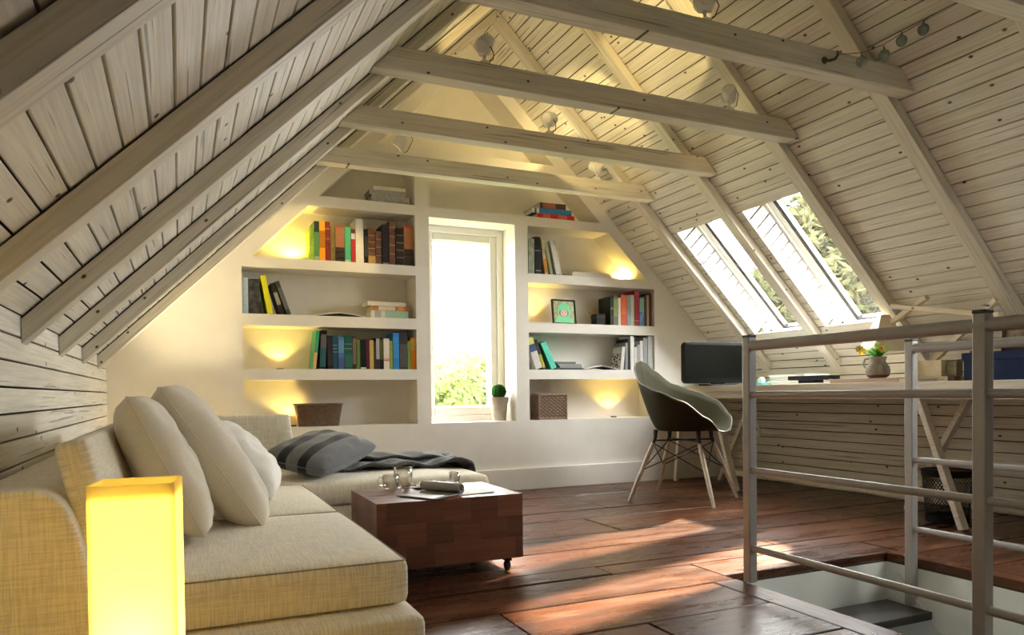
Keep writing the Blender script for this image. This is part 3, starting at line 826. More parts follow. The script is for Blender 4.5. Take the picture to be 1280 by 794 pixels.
# ---- lantern by the sofa
def lantern(label, x, y, rot, w, d, h, watts, top=True):
    t = thing('floor_lantern', label, 'lamp', (x, y, ZF), (0, 0, R(rot)))
    th = .003
    for nm, a in (('glass_panel', (-w/2, w/2, -d/2, -d/2 + th)), ('glass_panel', (-w/2, w/2, d/2 - th, d/2)), ('glass_panel', (-w/2, -w/2 + th, -d/2 + th, d/2 - th)), ('glass_panel', (w/2 - th, w/2, -d/2 + th, d/2 - th))):
        MB().box(*a, .02, h, OPAL).build(nm, t, bevel=.0008)
    if top: MB().box(-w/2 + th, w/2 - th, -d/2 + th, d/2 - th, h - .016, h - .013, OPAL).build('added_top_plate', t)  # plate added inside the open top to hold back upward light
    MB().box(-w/2 - .004, w/2 + .004, -d/2 - .004, d/2 + .004, 0, .02, WHITEPAINT).build('base', t, bevel=.003)
    b = MB().lathe([(.0001, .0), (.012, .004), (.016, .03), (.014, .05), (.0001, .064)], LAMPGLOW, 14).build('bulb', t, smooth=True, loc=(0, 0, h * .50))
    point('lantern_light', (0, 0, h * .57 + .05), watts, (1.0, .82, .48), .03, t)
    return t
lantern('tall square opal glass floor lantern glowing yellow in front of the sofa', -.052, 1.03, -6, .096, .085, .555, 46.0)
lantern('square opal glass lantern glowing on the floor behind the chaise corner', .06, 4.22, 0, .10, .10, .42, 60.0, False)

# ---- desk with crossed legs
desk = thing('desk', 'long white desk on crossed white legs below the roof windows', 'desk', (3.56, 2.7, ZF))
DZ = .031 - ZF
def dl(p): return (p[0] - 3.56, p[1] - 2.7, p[2] - ZF)
MB().box(-.31, XR - 3.56 - .004, -1.75, 1.775, DZ - .042, DZ, DESKWHITE).build('desktop', desk, bevel=.002)
MB().box(-.275, -.255, -1.70, 1.72, DZ - .085, DZ - .042, DESKWHITE).build('apron', desk); MB().box(.26, .28, -1.70, 1.72, DZ - .085, DZ - .042, DESKWHITE).build('apron', desk)
for yc in (2.34, 3.86, .95):
    beam('leg', desk, dl((3.285, yc - .125, ZF)), dl((3.285, yc + .095, -.055)), .028, .045, DESKWHITE, up=(1, 0, 0))
    beam('leg', desk, dl((3.60, yc + .40, ZF)), dl((3.60, yc + .06, -.055)), .028, .045, DESKWHITE, up=(1, 0, 0))
    beam('leg', desk, dl((3.36, yc + .33, -.20)), dl((3.36, yc + .06, -.055)), .024, .03, DESKWHITE, up=(1, 0, 0)) if False else None
beam('foot_rail', desk, dl((3.572, .75, -.582)), dl((3.572, 4.22, -.582)), .022, .03, DESKWHITE)
beam('leg', desk, dl((3.297, 4.385, ZF)), dl((3.33, 4.36, -.055)), .03, .03, DESKWHITE, up=(1, 0, 0))

# ---- shell armchair
def chair():
    t = thing('shell_armchair', 'olive grey moulded shell armchair on splayed wooden dowel legs at the desk', 'chair', (2.766, 3.606, ZF), (0, 0, math.atan2(-.83, .56)))
    ctl = [(0, .245, .415), (25, .268, .425), (50, .315, .505), (72, .325, .598), (95, .315, .652), (120, .300, .700), (145, .285, .785), (165, .275, .838), (180, .270, .848)]
    def rim(th):
        a = abs(((math.degrees(th) + 180) % 360) - 180)
        for (a0, r0, h0), (a1, r1, h1) in zip(ctl, ctl[1:]):
            if a <= a1:
                q = (a - a0) / (a1 - a0); q = q * q * (3 - 2 * q) * .5 + q * .5
                return r0 + (r1 - r0) * q, h0 + (h1 - h0) * q
        return ctl[-1][1:]
    def fn(u, v):
        th = u * 2 * PI; Rr, H = rim(th); tt = v
        zc = .422 + .014 * (tt ** 2)
        back = max(0, -math.cos(th)) ** 1.0
        base = .60 + .10 * max(0, math.cos(th))
        s = max(0, (tt - (.52 - .05 * back)) / (1 - (.52 - .05 * back)))
        z = zc + (H - zc - .0) * s ** 1.45 if H > zc else zc + (H - zc) * s ** 2
        rr = Rr * (1.22 * tt - .22 * tt * tt) if s <= 0 else Rr * (1.22 * tt - .22 * tt * tt)
        flare = .018 * s ** 3 * abs(math.sin(th))
        x = (rr + flare) * math.cos(th) - .0; y = (rr + flare) * math.sin(th) * 1.0
        return (x, y, z)
    m = MB(); m.grid(fn, 64, 18, SHELLM, wrap=True)
    o = m.build('shell', t, smooth=True, solid=.007)
    pts = [fn(k / 96, 1.0) for k in range(97)]
    MB().tube(pts, .0045, SHELLRIM, 6, caps=False).build('rim', t, smooth=True)
    LEG = [(.255, .245), (.255, -.245), (-.255, .245), (-.255, -.245)]
    for x, y in LEG:
        tx, ty = x * .52, y * .52
        L = Vector((x, y, 0)); T = Vector((tx, ty, .375))
        leg = MB().tube([L, L.lerp(T, .2), L.lerp(T, .7), L.lerp(T, .93)], [.0095, .0125, .0145, .0115], LEGWOOD, 12).build('leg', t, smooth=True, angle=50)
        MB().tube([L.lerp(T, .92), T], .011, WIRE, 10).build('ferrule', leg)
        MB().tube([(tx, ty, .372), (tx * .97, ty * .97, .428)], [.011, .014], WIRE, 10).build('shock_mount', t, smooth=True, angle=40)
    m = MB()
    def lp(i, q): x, y = LEG[i]; return Vector((x, y, 0)).lerp(Vector((x * .52, y * .52, .375)), q)
    for a, b in ((0, 1), (1, 3), (3, 2), (2, 0)):
        m.tube([lp(a, .5), lp(b, .93)], .0035, WIRE, 6); m.tube([lp(b, .5), lp(a, .93)], .0035, WIRE, 6)
    for a, b in ((0, 3), (1, 2)): m.tube([lp(a, .97), lp(b, .97)], .005, WIRE, 6)
    m.build('wire_strut', t)
chair()

# ---- stair railings
def railing(label, x, y0, y1, posts, zb):
    t = thing('stair_railing', label, 'railing', (x, posts[0][0], ZF))
    W = .033
    for y, zbot in posts:
        p = MB().box(-W/2, W/2, -W/2, W/2, zbot - ZF, .178 - ZF, STEEL).build('post', t, loc=(0, y - posts[0][0], 0), bevel=.003)
        MB().box(-W/2 - .0005, W/2 + .0005, -W/2 - .0005, W/2 + .0005, .178 - ZF, .187 - ZF, CAPBLACK).build('cap', p, bevel=.002)
        if zbot < ZF:
            MB().tube([(-W/2 - .003, 0, -.10), (-W/2 + .001, 0, -.10)], .006, STEEL, 10).build('bolt', p); MB().tube([(-W/2 - .003, 0, -.16), (-W/2 + .001, 0, -.16)], .006, STEEL, 10).build('bolt', p)
        else:
            MB().box(-.03, .03, -.03, .03, 0, .006, STEEL).build('foot_plate', p, bevel=.002) if False else None
    for z, r in ((.150, .0175), (-.016, .0115), (-.275, .0115), (-.541, .0115)):
        MB().tube([(0, y0 - posts[0][0], z - ZF), (0, y1 - posts[0][0], z - ZF)], r, STEEL, 16).build('rail', t, smooth=True, angle=40)
    return t
railing('brushed steel railing along the near side of the stair opening', 1.772, 1.948, .3, [(1.948, ZF), (1.148, ZF), (.33, ZF)], 0)
railing('brushed steel railing on the far side of the stair opening, post bolted inside the well', 2.556, 1.932, .3, [(1.932, -.836), (.33, -.836)], 0)

# ================================================================== THINGS ON THE DESK
DTOP = .031
def monitor():
    t = thing('monitor', 'black flat screen with rounded corners at the far end of the desk', 'screen', (3.335, 3.955, DTOP), (0, 0, R(-3)))
    w, h, z0 = .30, .30, .018
    m = MB()
    def rr(w, h, r, cz):
        p = []
        for cx, cz2, a0 in ((w - r, h - r, 0), (-w + r, h - r, 90), (-w + r, -h + r, 180), (w - r, -h + r, 270)):
            for k in range(7): a = R(a0 + k * 15); p.append((cx + r * math.cos(a), cz + cz2 + r * math.sin(a)))
        return p
    zc = .155
    m.prism(rr(.286, .139, .030, zc), -.02, .03, BLACK); m.build('casing', t, bevel=.004, smooth=True, angle=40)
    SCR = plain('dark_screen', (.003, .003, .0018), .6, var=0.0, spec=.05)
    BEZ = plain('charcoal_bezel', (.010, .011, .011), .6, spec=.05)
    m = MB(); 
    a, b = rr(.280, .133, .026, zc), rr(.258, .110, .006, zc + .008)
    n = len(a); vs = [(x, -.0205, z) for x, z in a] + [(x, -.0245, z) for x, z in b]
    m.add(vs, [(i, (i + 1) % n, n + (i + 1) % n, n + i) for i in range(n)], BEZ); m.build('bezel', t)
    MB().prism(b, -.0235, -.0205, SCR).build('screen', t)
    MB().box(-.12, .12, -.05, .07, 0, .012, BLACK).build('stand', t, bevel=.004); MB().box(-.05, .05, .005, .025, .01, .06, BLACK).build('stand_neck', t)
monitor()
t = thing('scanner', 'flat black device lying on the desk left of the flower jug', 'device', (3.45, 3.27, DTOP), (0, 0, R(4)))
MB().box(-.05, .05, -.165, .13, .024, .050, BLACK).build('casing', t, bevel=.004); MB().box(-.04, .04, -.06, .06, 0, .026, BLACK).build('foot', t, bevel=.003)
t = thing('paper_stack', 'tall stack of bright white papers beside the black device', 'papers', (3.62, 3.52, DTOP))
for i in range(5):
    MB().box(-.11, .11, -.15, .15, i * .013, i * .013 + .012, PAPERW).build('bundle', t, loc=(random.uniform(-.01, .01), random.uniform(-.012, .012), 0), rot=(0, 0, R(random.uniform(-4, 4))))
t = thing('sheet_of_paper', 'loose white sheets lying flat in front of the papers', 'paper', (3.33, 3.10, DTOP), (0, 0, R(2)))
MB().box(-.055, .055, -.125, .20, 0, .004, PAPERW).build('sheets', t)
t = thing('tape_dispenser', 'small teal and white gadget at the left end of the desk', 'stationery', (3.44, 3.68, DTOP))
TEAL = plain('teal_plastic', (.05, .33, .31), .35)
MB().box(-.03, .03, -.05, .05, 0, .016, TEAL).build('base', t, bevel=.005); MB().lathe([(.0001, -.012), (.022, -.012), (.022, .012), (.0001, .012)], PAPERW, 18).build('roll', t, loc=(0, -.01, .028), rot=(0, R(90), 0))
t = thing('wooden_board', 'flat pinkish wooden board under the flower jug', 'board', (3.385, 2.74, DTOP))
PINK = wood('pink_cedar', (.48, .33, .25), (.62, .46, .36), 1, 20, .5, var=.02)
MB().box(-.12, .12, -.20, .22, 0, .022, PINK).build('slab', t, bevel=.002); MB().box(-.122, .03, -.30, -.205, 0, .018, PINE).build('pale_end', t, bevel=.002)
def jug():
    t = thing('flower_jug', 'stoneware jug holding yellow flowers and green leaves', 'vase', (3.35, 2.725, DTOP + .022))
    STONE = plain('grey_stoneware', (.36, .33, .29), .5, var=.3, scale=22, bumps=.2)
    prof = [(.0001, .0), (.045, 0), (.066, .018), (.074, .045), (.068, .075), (.050, .098), (.046, .112), (.055, .138), (.050, .138), (.041, .112), (.044, .095), (.06, .07), (.064, .045), (.05, .012), (.0001, .01)]
    MB().lathe(prof, STONE, 28).build('body', t, smooth=True)
    BR = plain('brown_glaze', (.20, .12, .07), .4)
    MB().lathe([(.0465, .0005), (.0675, .0175), (.0685, .0215), (.066, .021)], BR, 28).build('foot_glaze', t, smooth=True)
    pts = [(-.01, .045, .13), (-.012, .085, .128), (-.012, .098, .09), (-.008, .070, .055)]
    MB().tube(pts, [.008, .008, .008, .007], STONE, 8).build('handle', t, smooth=True)
    GR = leafm('fresh_green_leaf', (.06, .26, .04), (.18, .45, .09), 40)
    rnd = random.Random(9); 
    for k in range(64):
        a = rnd.uniform(0, 2 * PI); sp = rnd.uniform(.2, 1); L = rnd.uniform(.07, .125); out = sp * .12
        p = []; wd = rnd.uniform(.006, .010)
        for i in range(6):
            q = i / 5; r_ = .012 + out * q ** 1.4; z = .125 + L * (q - .45 * sp * q * q)
            w = wd * math.sin(PI * min(.98, q * .85 + .14))
            ca, sa = math.cos(a), math.sin(a)
            p.append((r_ * ca - w * sa, r_ * sa + w * ca, z)); p.append((r_ * ca + w * sa, r_ * sa - w * ca, z))
        m = MB(); m.add(p, [(2*i, 2*i+1, 2*i+3, 2*i+2) for i in range(5)], GR); m.build('leaf', t, smooth=True)
    YL = plain('yellow_petal', (.80, .62, .13), .6); YC = plain('brown_flower_eye', (.25, .12, .02), .8)
    for (x, y, z) in ((-.06, .085, .19), (-.058, -.075, .188), (.03, .02, .21), (-.02, .10, .178)):
        f = MB(); ctr = Vector((x, y, z)); ax = Vector((-.75, -.55, .3)).normalized(); u = ax.cross(Vector((0, 0, 1))).normalized(); v = u.cross(ax)
        for k in range(8):
            a = 2 * PI * k / 8; d = math.cos(a) * u + math.sin(a) * v; e = -math.sin(a) * u + math.cos(a) * v
            f.add([ctr + d * .003, ctr + d * .018 + e * .009, ctr + d * .031 + ax * .003, ctr + d * .018 - e * .009], [(0, 1, 2, 3)], YL)
        fo = f.build('flower', t)
        m = MB(); m.lathe([(.0001, .003), (.005, .001), (.0055, -.002)], YC, 10); e_ = m.build('flower_eye', fo); e_.matrix_local = frame(u, ax, ctr + ax * .002)
        MB().tube([(x * .2, y * .2, .12), tuple(ctr)], .0015, GR, 5).build('stem', t)
jug()
for o in SC.objects:
    if o.name == 'flower_jug': o.scale = (.82, .82, .82)

# pale wooden articulated lamp standing on its block
def wood_lamp():
    t = thing('wooden_desk_lamp', 'pale wooden jointed desk lamp with block foot and pyramid shade', 'lamp', (3.50, 2.52, DTOP))
    o0 = Vector((3.50, 2.52, DTOP))
    def L(p): return Vector(p) - o0
    MB().box(-.055, .07, -.082, .075, .026, .108, PINE).build('block', t, bevel=.003); MB().box(-.07, .08, -.125, .085, 0, .025, PINE).build('base', t, bevel=.003)
    GREYW = wood('weathered_pine', (.32, .29, .22), (.45, .41, .32), 0, 20, .6, var=.03)
    MB().box(-.02, .03, -.135, -.086, .026, .10, GREYW).build('counterweight', t, bevel=.002)
    beam('arm', t, L((3.50, 2.545, .115)), L((3.50, 2.20, .410)), .026, .030, PINE, up=(1, 0, 0)); 
    beam('cross_arm', t, L((3.468, 2.735, .437)), L((3.468, 2.165, .331)), .026, .034, PINE, up=(1, 0, 0))
    beam('drop_arm', t, L((3.53, 2.578, .470)), L((3.545, 2.81, .35)), .026, .028, PINE, up=(1, 0, 0))
    for p in ((3.49, 2.60, .412), (3.49, 2.232, .385)):
        MB().tube([L(p) + Vector((-.045, 0, 0)), L(p) + Vector((.03, 0, 0))], .006, STEEL, 10).build('pivot', t)
    SHADE = plain('cream_shade_board', (.74, .67, .54), .6, var=.03)
    m = MB(); s0, s1, zt, zb = .022, .100, .400, .20
    c = (3.53, 2.835)
    v = []
    for s, z in ((s0, zt), (s1, zb)):
        for k in range(4): a = R(20 + 90 * k); v.append(L((c[0] + s * 1.41 * math.cos(a), c[1] + s * 1.41 * math.sin(a), z)))
    m.add(v, [(0, 1, 5, 4), (1, 2, 6, 5), (2, 3, 7, 6), (3, 0, 4, 7), (0, 3, 2, 1)], SHADE)
    m.build('shade', t, solid=.006)
wood_lamp()
def box_crate():
    t = thing('storage_box', 'dark blue lidded storage box standing at the right end of the desk', 'box', (3.53, 2.09, DTOP))
    BLUE = plain('navy_blue_card', (.004, .016, .065), .6, var=.08, scale=30, spec=.2)
    MB().box(-.13, .13, -.21, .205, 0, .108, BLUE).build('box_body', t, bevel=.003)
    MB().box(-.135, .135, -.215, .213, .095, .132, BLUE).build('lid', t, bevel=.004)
    l = MB(); l.box(-.134, -.1305, .125, .155, .055, .085, STEEL); l.build('label_holder', t); MB().box(-.1352, -.134, .129, .151, .059, .081, BLUE).build('label_card', t)
box_crate()
t = thing('photo_frame', 'dark wooden photo frame propped on top of the blue box', 'picture', (3.50, 2.105, DTOP + .133), (0, 0, R(-72)))
DKW = plain('dark_frame_wood', (.030, .018, .013), .4)
m = MB(); w, h = .066, .118
PHO = plain('faded_portrait_print', (.34, .27, .22), .3, var=.55, scale=26)
for a in ((-w, -w + .018, 0, h), (w - .018, w, 0, h)): m.box(a[0], a[1], -.008, .008, a[2], a[3], DKW)
m.box(-w + .018, w - .018, -.008, .008, 0, .018, DKW); m.box(-w + .018, w - .018, -.008, .008, h - .018, h, DKW)
o = m.build('frame', t, bevel=.002, rot=(R(-10), 0, 0)); MB().box(-w + .017, w - .017, -.003, .003, .017, h - .017, PHO).build('portrait', o)
MB().box(-.01, .01, 0, .05, 0, .004, DKW).build('strut', t, rot=(R(40), 0, 0))

t = thing('wall_socket', 'small white socket plate on the board wall under the left end of the desk', 'socket', (XR - .002, 4.18, -.30))
MB().box(-.008, 0, -.035, .035, -.05, .05, WHITEPAINT).build('plate', t, bevel=.002); MB().lathe([(.0001, 0), (.014, 0), (.014, .002), (.0001, .002)], CAPBLACK, 16).build('outlet', t, loc=(-.008, 0, .01), rot=(0, R(-90), 0))

# waste basket under the desk
def basket():
    t = thing('waste_basket', 'black wire mesh waste basket on the floor under the desk', 'bin', (3.435, 2.40, ZF))
    r0, r1, H = .092, .110, .255
    MB().lathe([(r1 - .004, H - .030), (r1 + .003, H - .030), (r1 + .006, H), (r1, H + .003), (r1 - .006, H)], BLACK, 36).build('rim', t, smooth=True, angle=40)
    MB().lathe([(.0001, .004), (r0 + .001, .004), (r0 + .003, .0), (r0 + .004, .034), (r0 - .001, .034), (r0 - .002, .008), (.0001, .008)], BLACK, 36).build('base', t, smooth=True, angle=40)
    m = MB(); N = 40
    for s in (1, -1):
        for k in range(N):
            pts = []
            for i in range(9):
                q = i / 8; a = 2 * PI * (k / N + s * q * .22); r_ = r0 + (r1 - r0) * q
                pts.append((r_ * math.cos(a), r_ * math.sin(a), .03 + q * (H - .055)))
            m.tube(pts, .0016, WIRE, 3, caps=False)
    tag(m.build('wire_mesh', t), kind='stuff')
basket()

# topiary on the window ledge
def topiary():
    t = thing('potted_topiary', 'clipped green ball plant in a grey clay pot on the gable window ledge', 'plant', (1.985, 4.605, WZ0))
    CLAY = plain('grey_brown_clay', (.36, .31, .245), .75, var=.10, scale=30, bumps=.15)
    MB().lathe([(.0001, 0), (.046, 0), (.058, .128), (.064, .128), (.068, .168), (.062, .168), (.056, .150), (.0001, .150)], CLAY, 28).build('pot', t, smooth=True, angle=35)
    G = leafm('box_leaf_green', (.012, .055, .012), (.05, .15, .03), 60)
    m = MB(); rnd = random.Random(2); c = Vector((0, 0, .205))
    for k in range(1500):
        z = rnd.uniform(-.75, 1); a = rnd.uniform(0, 2 * PI); s = math.sqrt(max(0, 1 - z * z)); d = Vector((s * math.cos(a), s * math.sin(a), z))
        p = c + d * .048 * rnd.uniform(.86, 1.05); n = (d + Vector((rnd.uniform(-.8, .8), rnd.uniform(-.8, .8), rnd.uniform(-.8, .8)))).normalized()
        u = n.cross(Vector((rnd.random(), rnd.random(), rnd.random()))).normalized(); v = n.cross(u); L = .0065
        m.add([p - u * L, p + v * L * .5, p + u * L, p - v * L * .5], [(0, 1, 2, 3)], G)
    tag(m.build('foliage', t), kind='stuff')
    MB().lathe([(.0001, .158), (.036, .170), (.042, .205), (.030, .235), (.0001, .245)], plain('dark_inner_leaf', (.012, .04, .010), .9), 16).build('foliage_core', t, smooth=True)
topiary()

# ================================================================== SPOTLIGHTS ON THE BEAMS
LWHITE = plain('white_lamp_enamel', (.80, .79, .75), .4)
def spot_lamp(label, x, i, aim, watts, ang=60):
    y = [1.575, 2.19, 2.815, 3.43, 4.04][i] - TT / 2 - .003
    base = Vector((x, y, TZ1))
    t = thing('spotlight', label, 'lamp', base, group='white spotlights on the tie beams')
    MB().lathe([(.0001, 0), (.026, 0), (.026, .014), (.018, .02), (.0001, .02)], LWHITE, 20).build('base', t, smooth=True, angle=35)
    MB().tube([(0, 0, .018), (0, 0, .05)], .006, LWHITE, 10).build('stem', t, smooth=True)
    d = (Vector(aim) - base - Vector((0, 0, .085))).normalized()
    c = Vector((0, 0, .088))
    h = MB(); h.lathe([(.0001, -.040), (.024, -.038), (.034, -.026), (.036, .040), (.033, .040), (.030, .0), (.0001, -.008)], LWHITE, 24)
    o = h.build('lamp_head', t, smooth=True, angle=40); o.matrix_local = frame(d.cross(Vector((0, 0, 1))) if abs(d.z) < .95 else Vector((1, 0, 0)), d, c)
    bz = MB(); bz.lathe([(.0001, .012), (.029, .012)], LAMPGLOW, 20); b = bz.build('bulb_face', o)
    br = MB(); sx = d.cross(Vector((0, 0, 1))).normalized()
    br.tube([c - sx * .038, Vector((0, 0, .045)) - sx * .02, Vector((0, 0, .045)) + sx * .02, c + sx * .038], .004, LWHITE, 6); br.build('bracket', t)
    q = c - d * .036
    MB().tube([q, q + Vector((.028, -.012, .006)), q + Vector((.045, -.014, -.025)), Vector((.034, -.012, .03)), Vector((.012, -.008, .016))], .0022, WIRE, 6).build('cable', t, smooth=True)
    spot('beam_spot', tuple(c + d * .045), tuple(c + d), watts, ang, .35, (1.0, .74, .30), .012, t)
    return t
spot_lamp('white spotlight near the top edge, on the beam with the hook', 1.757, 1, (2.29, 3.13, 1.75), 40, 29)
spot_lamp('white spotlight left of the roof ridge, on the second beam in view', 1.150, 2, (1.95, 3.7, 2.2), 16, 80)
spot_lamp('white spotlight by the right rafters, on the second beam in view', 2.408, 2, (3.1, 3.6, 1.2), 1.5, 50)
spot_lamp('white spotlight alone in the middle of the third beam', 1.760, 3, (2.35, 3.95, 1.62), 12, 62)
spot_lamp('white spotlight above the left shelves, on the beam nearest them', 1.146, 4, (.5, 4.5, .35), 14, 70)
spot_lamp('white spotlight above the right shelves, on the beam nearest them', 2.413, 4, (1.55, 4.9, 2.2), 9, 75)

# bauble string and hook
IRON = plain('rusty_iron', (.07, .06, .05), .6, var=.3)
t = thing('wall_hook', 'small dark iron hook screwed into the front of the tie beam', 'hook', (2.30, 2.108, 1.275))
MB().lathe([(.0001, 0), (.014, 0), (.012, .006), (.0001, .007)], IRON, 14).build('plate', t, rot=(R(90), 0, 0))
MB().tube([(0, -.004, 0), (.012, -.012, -.004), (.030, -.026, .0), (.040, -.030, .016), (.042, -.026, .034)], [.006, .006, .0055, .005, .003], IRON, 8).build('prong', t, smooth=True)
gl = thing('bauble_string', 'string of four blue green glass baubles hanging from the hook to the front beam', 'garland', (2.34, 2.082, 1.298))
g0 = Vector((2.34, 2.082, 1.298))
P3 = [(2.34, 2.082, 1.303), (2.47, 2.02, 1.325), (2.595, 1.95, 1.37), (2.70, 1.86, 1.432), (2.795, 1.76, 1.468), (2.80, 1.66, 1.40)]
P3 = [at(1047, 68, 2.082), at(1077, 66, 2.05), at(1104, 56, 2.02), at(1127, 42, 1.98), at(1154, 27, 1.94), at(1176, 12, 1.88), at(1196, -6, 1.80), at(1215, -22, 1.70)]
MB().tube([p - g0 for p in P3], .0015, IRON, 5).build('cord', gl)
BAU = plain('blue_green_glass_bauble', (.20, .25, .24), .25, var=.35, scale=30)
for (px, py, Y) in ((1077, 77, 2.045), (1105, 69, 2.015), (1127, 51, 1.975), (1154, 37, 1.935)):
    p = at(px, py, Y) - g0
    b = MB().lathe([(.0001, -.021), (.010, -.0185), (.018, -.010), (.0205, 0), (.018, .011), (.009, .019), (.004, .022), (.004, .027), (.0001, .027)], BAU, 16).build('bauble', gl, smooth=True, loc=p)
    MB().tube([(0, 0, .025), tuple(Vector((0, 0, .036)))], .002, IRON, 5).build('loop', b)

# ================================================================== BOOKS AND BASKETS IN THE NICHES
_bm = {}
UPW = 2.9
def cover_mat(c, mott=0.08, rough=.5):
    k = tuple(round(x, 3) for x in c) + (mott,)
    if k not in _bm: _bm[k] = plain('book_cloth', c, rough, var=mott, scale=26 if mott > .2 else 60, bumps=.06, spec=.22); MATS.pop('book_cloth', None)
    return _bm[k]
def book_parts(t, w, h, d, col, mott=.08, bands=(), pages=PAPER, th=.0022):
    # local x = thickness, y = depth (spine at -d/2), z = height, standing on z = 0
    cm = cover_mat(col, mott)
    m = MB(); m.box(-w/2, -w/2 + th, -d/2, d/2, 0, h, cm); m.box(w/2 - th, w/2, -d/2, d/2, 0, h, cm); m.box(-w/2 + th, w/2 - th, -d/2, -d/2 + th, 0, h, cm)
    m.build('cover', t)
    MB().box(-w/2 + th, w/2 - th, -d/2 + th, d/2 - .004, .003, h - .004, pages).build('page_block', t)
    if bands:
        for z0, z1, c in bands:
            MB().box(-w/2 + .0005, w/2 - .0005, -d/2 - .0006, -d/2 + .0004, h * z0, h * z1, cover_mat(c)).build('spine_label', t)
def row(px0, px1, py): return at(px0, py, 4.52).x, at(px1, py, 4.52).x
def upright(px0, px1, pyt, pyb, z0, label, col, d=.155, lean=0, mott=.08, bands=(), yf=4.518, group='books', pages=PAPER, rz=0):
    x0, x1 = row(px0, px1, pyb); w = (x1 - x0) - .0012
    h = (at(px0, pyt, 4.52) - at(px0, pyb, 4.52)).z
    a = R(lean)
    if lean: w *= .93
    t = thing('book', label, 'book', ((x0 + x1) / 2, yf + d / 2, z0 + abs(math.sin(a)) * w / 2 + .0008), (0, a, R(rz)), group=group)
    book_parts(t, w, h, d, col, mott, bands, pages)
    return t
def flat(px0, px1, pyb, z0, th, label, col, d=.15, mott=.08, bands=(), rz=0, yf=4.525, group='books', pages=PAPER, cat='book', name='book'):
    x0, x1 = row(px0, px1, pyb); h = x1 - x0
    t = thing(name, label, cat, ((x0 + x1) / 2, yf + d / 2, z0 + th / 2 + .0005), (0, 0, R(rz)), group=group)
    # lying on its side: a standing book turned so that its height runs along x
    p = bpy.data.objects.new('binding', None)
    cm = cover_mat(col, mott); e = .0022
    m = MB(); m.box(-h/2, h/2, -d/2, d/2, -th/2, -th/2 + e, cm); m.box(-h/2, h/2, -d/2, d/2, th/2 - e, th/2, cm); m.box(-h/2, h/2, -d/2, -d/2 + e, -th/2 + e, th/2 - e, cm)
    m.build('cover', t); bpy.data.objects.remove(p)
    MB().box(-h/2 + .003, h/2 - .003, -d/2 + e, d/2 - .003, -th/2 + e, th/2 - e, pages).build('page_block', t)
    for a, b, c in bands: MB().box(-h/2 + h * a, -h/2 + h * b, -d/2 - .0006, -d/2 + .0004, -th/2 + .0015, th/2 - .0015, cover_mat(c)).build('spine_label', t)
    return t
Z1, Z2, Z3, Z4, Z5 = 1.196, .811, .477, .156, -.191
K = (.008, .008, .009)
CRM = (.62, .57, .46)
g = 'books on the left niche shelf beside the yellow glow'
U = lambda a, b, t_, bt, lab, col, **k: upright(380 + a / 8.533, 380 + b / 8.533, 260 + t_ / 8.533, 260 + bt / 8.533, Z2, lab, col, group=g, **k)
U(62, 110, 200, 550, 'lime green book at the glowing end of the upper left row', (.30, .46, .05), mott=.3, d=.14)
U(111, 167, 133, 552, 'green book with a dark top band, second from the glow', (.12, .28, .10), bands=[(.72, .99, (.02, .04, .03)), (.02, .1, (.4, .45, .3))], d=.15)
U(168, 229, 130, 556, 'bright orange book with black spine lettering', (.86, .36, .02), bands=[(.32, .75, (.45, .17, .01))])
U(230, 284, 140, 560, 'dark red leather book right of the orange one', (.20, .025, .02), mott=.3, bands=[(.8, .83, (.4, .2, .05)), (.55, .57, (.4, .2, .05))])
U(286, 334, 190, 562, 'thin olive brown book beside the dark red one', (.20, .15, .05), mott=.2)
U(336, 436, 180, 564, 'fat tan book with a black lower half and red top', (.33, .14, .07), bands=[(.0, .40, (.045, .03, .025)), (.96, 1.0, (.35, .04, .02)), (.10, .12, (.4, .3, .2)), (.25, .27, (.4, .3, .2))])
U(438, 502, 188, 566, 'mint green plain book in the upper left row', (.06, .42, .22), bands=[(0, .07, (.35, .55, .42))])
U(504, 551, 215, 572, 'narrow crimson book with a white badge on its spine', (.42, .03, .03), bands=[(.70, .87, (.6, .6, .6)), (.87, .99, (.12, .03, .03))])
U(553, 639, 112, 578, 'tall blank white book, tallest in the upper left row', (.74, .72, .66), d=.165)
U(646, 684, 215, 580, 'thin black book right of the tall white one', K, bands=[(.2, .8, (.06, .06, .06))])
U(686, 764, 205, 584, 'antique brown leather book with gilt at its foot', (.20, .095, .045), mott=.4, bands=[(.02, .22, (.55, .32, .10)), (.78, .80, (.5, .35, .15)), (.6, .62, (.5, .35, .15)), (.42, .44, (.5, .35, .15))])
U(766, 829, 238, 588, 'shorter antique brown book beside the gilt footed one', (.17, .085, .05), mott=.4, bands=[(.75, .77, (.45, .3, .15)), (.5, .52, (.45, .3, .15)), (.25, .27, (.45, .3, .15))])
U(838, 911, 165, 592, 'black grey cloth book among the antique leather ones', (.030, .028, .030), mott=.2, bands=[(.0, .05, (.3, .27, .2))])
U(913, 975, 128, 596, 'tall mottled brown leather book in the antique row', (.16, .075, .05), mott=.45, bands=[(.84, .86, (.4, .25, .12)), (.64, .66, (.4, .25, .12)), (.44, .46, (.4, .25, .12)), (.24, .26, (.4, .25, .12))])
U(983, 1068, 205, 602, 'black leather ribbed book, second from the window post', (.035, .026, .022), mott=.4, bands=[(.80, .82, (.22, .18, .13)), (.6, .62, (.22, .18, .13)), (.4, .42, (.22, .18, .13)), (.2, .22, (.22, .18, .13))])
U(1070, 1168, 185, 608, 'tan book with red top and dark lower spine against the window post', (.36, .16, .075), bands=[(.0, .42, (.05, .04, .03)), (.95, 1.0, (.40, .05, .02)), (.22, .24, (.4, .32, .2)), (.33, .35, (.35, .28, .12))])

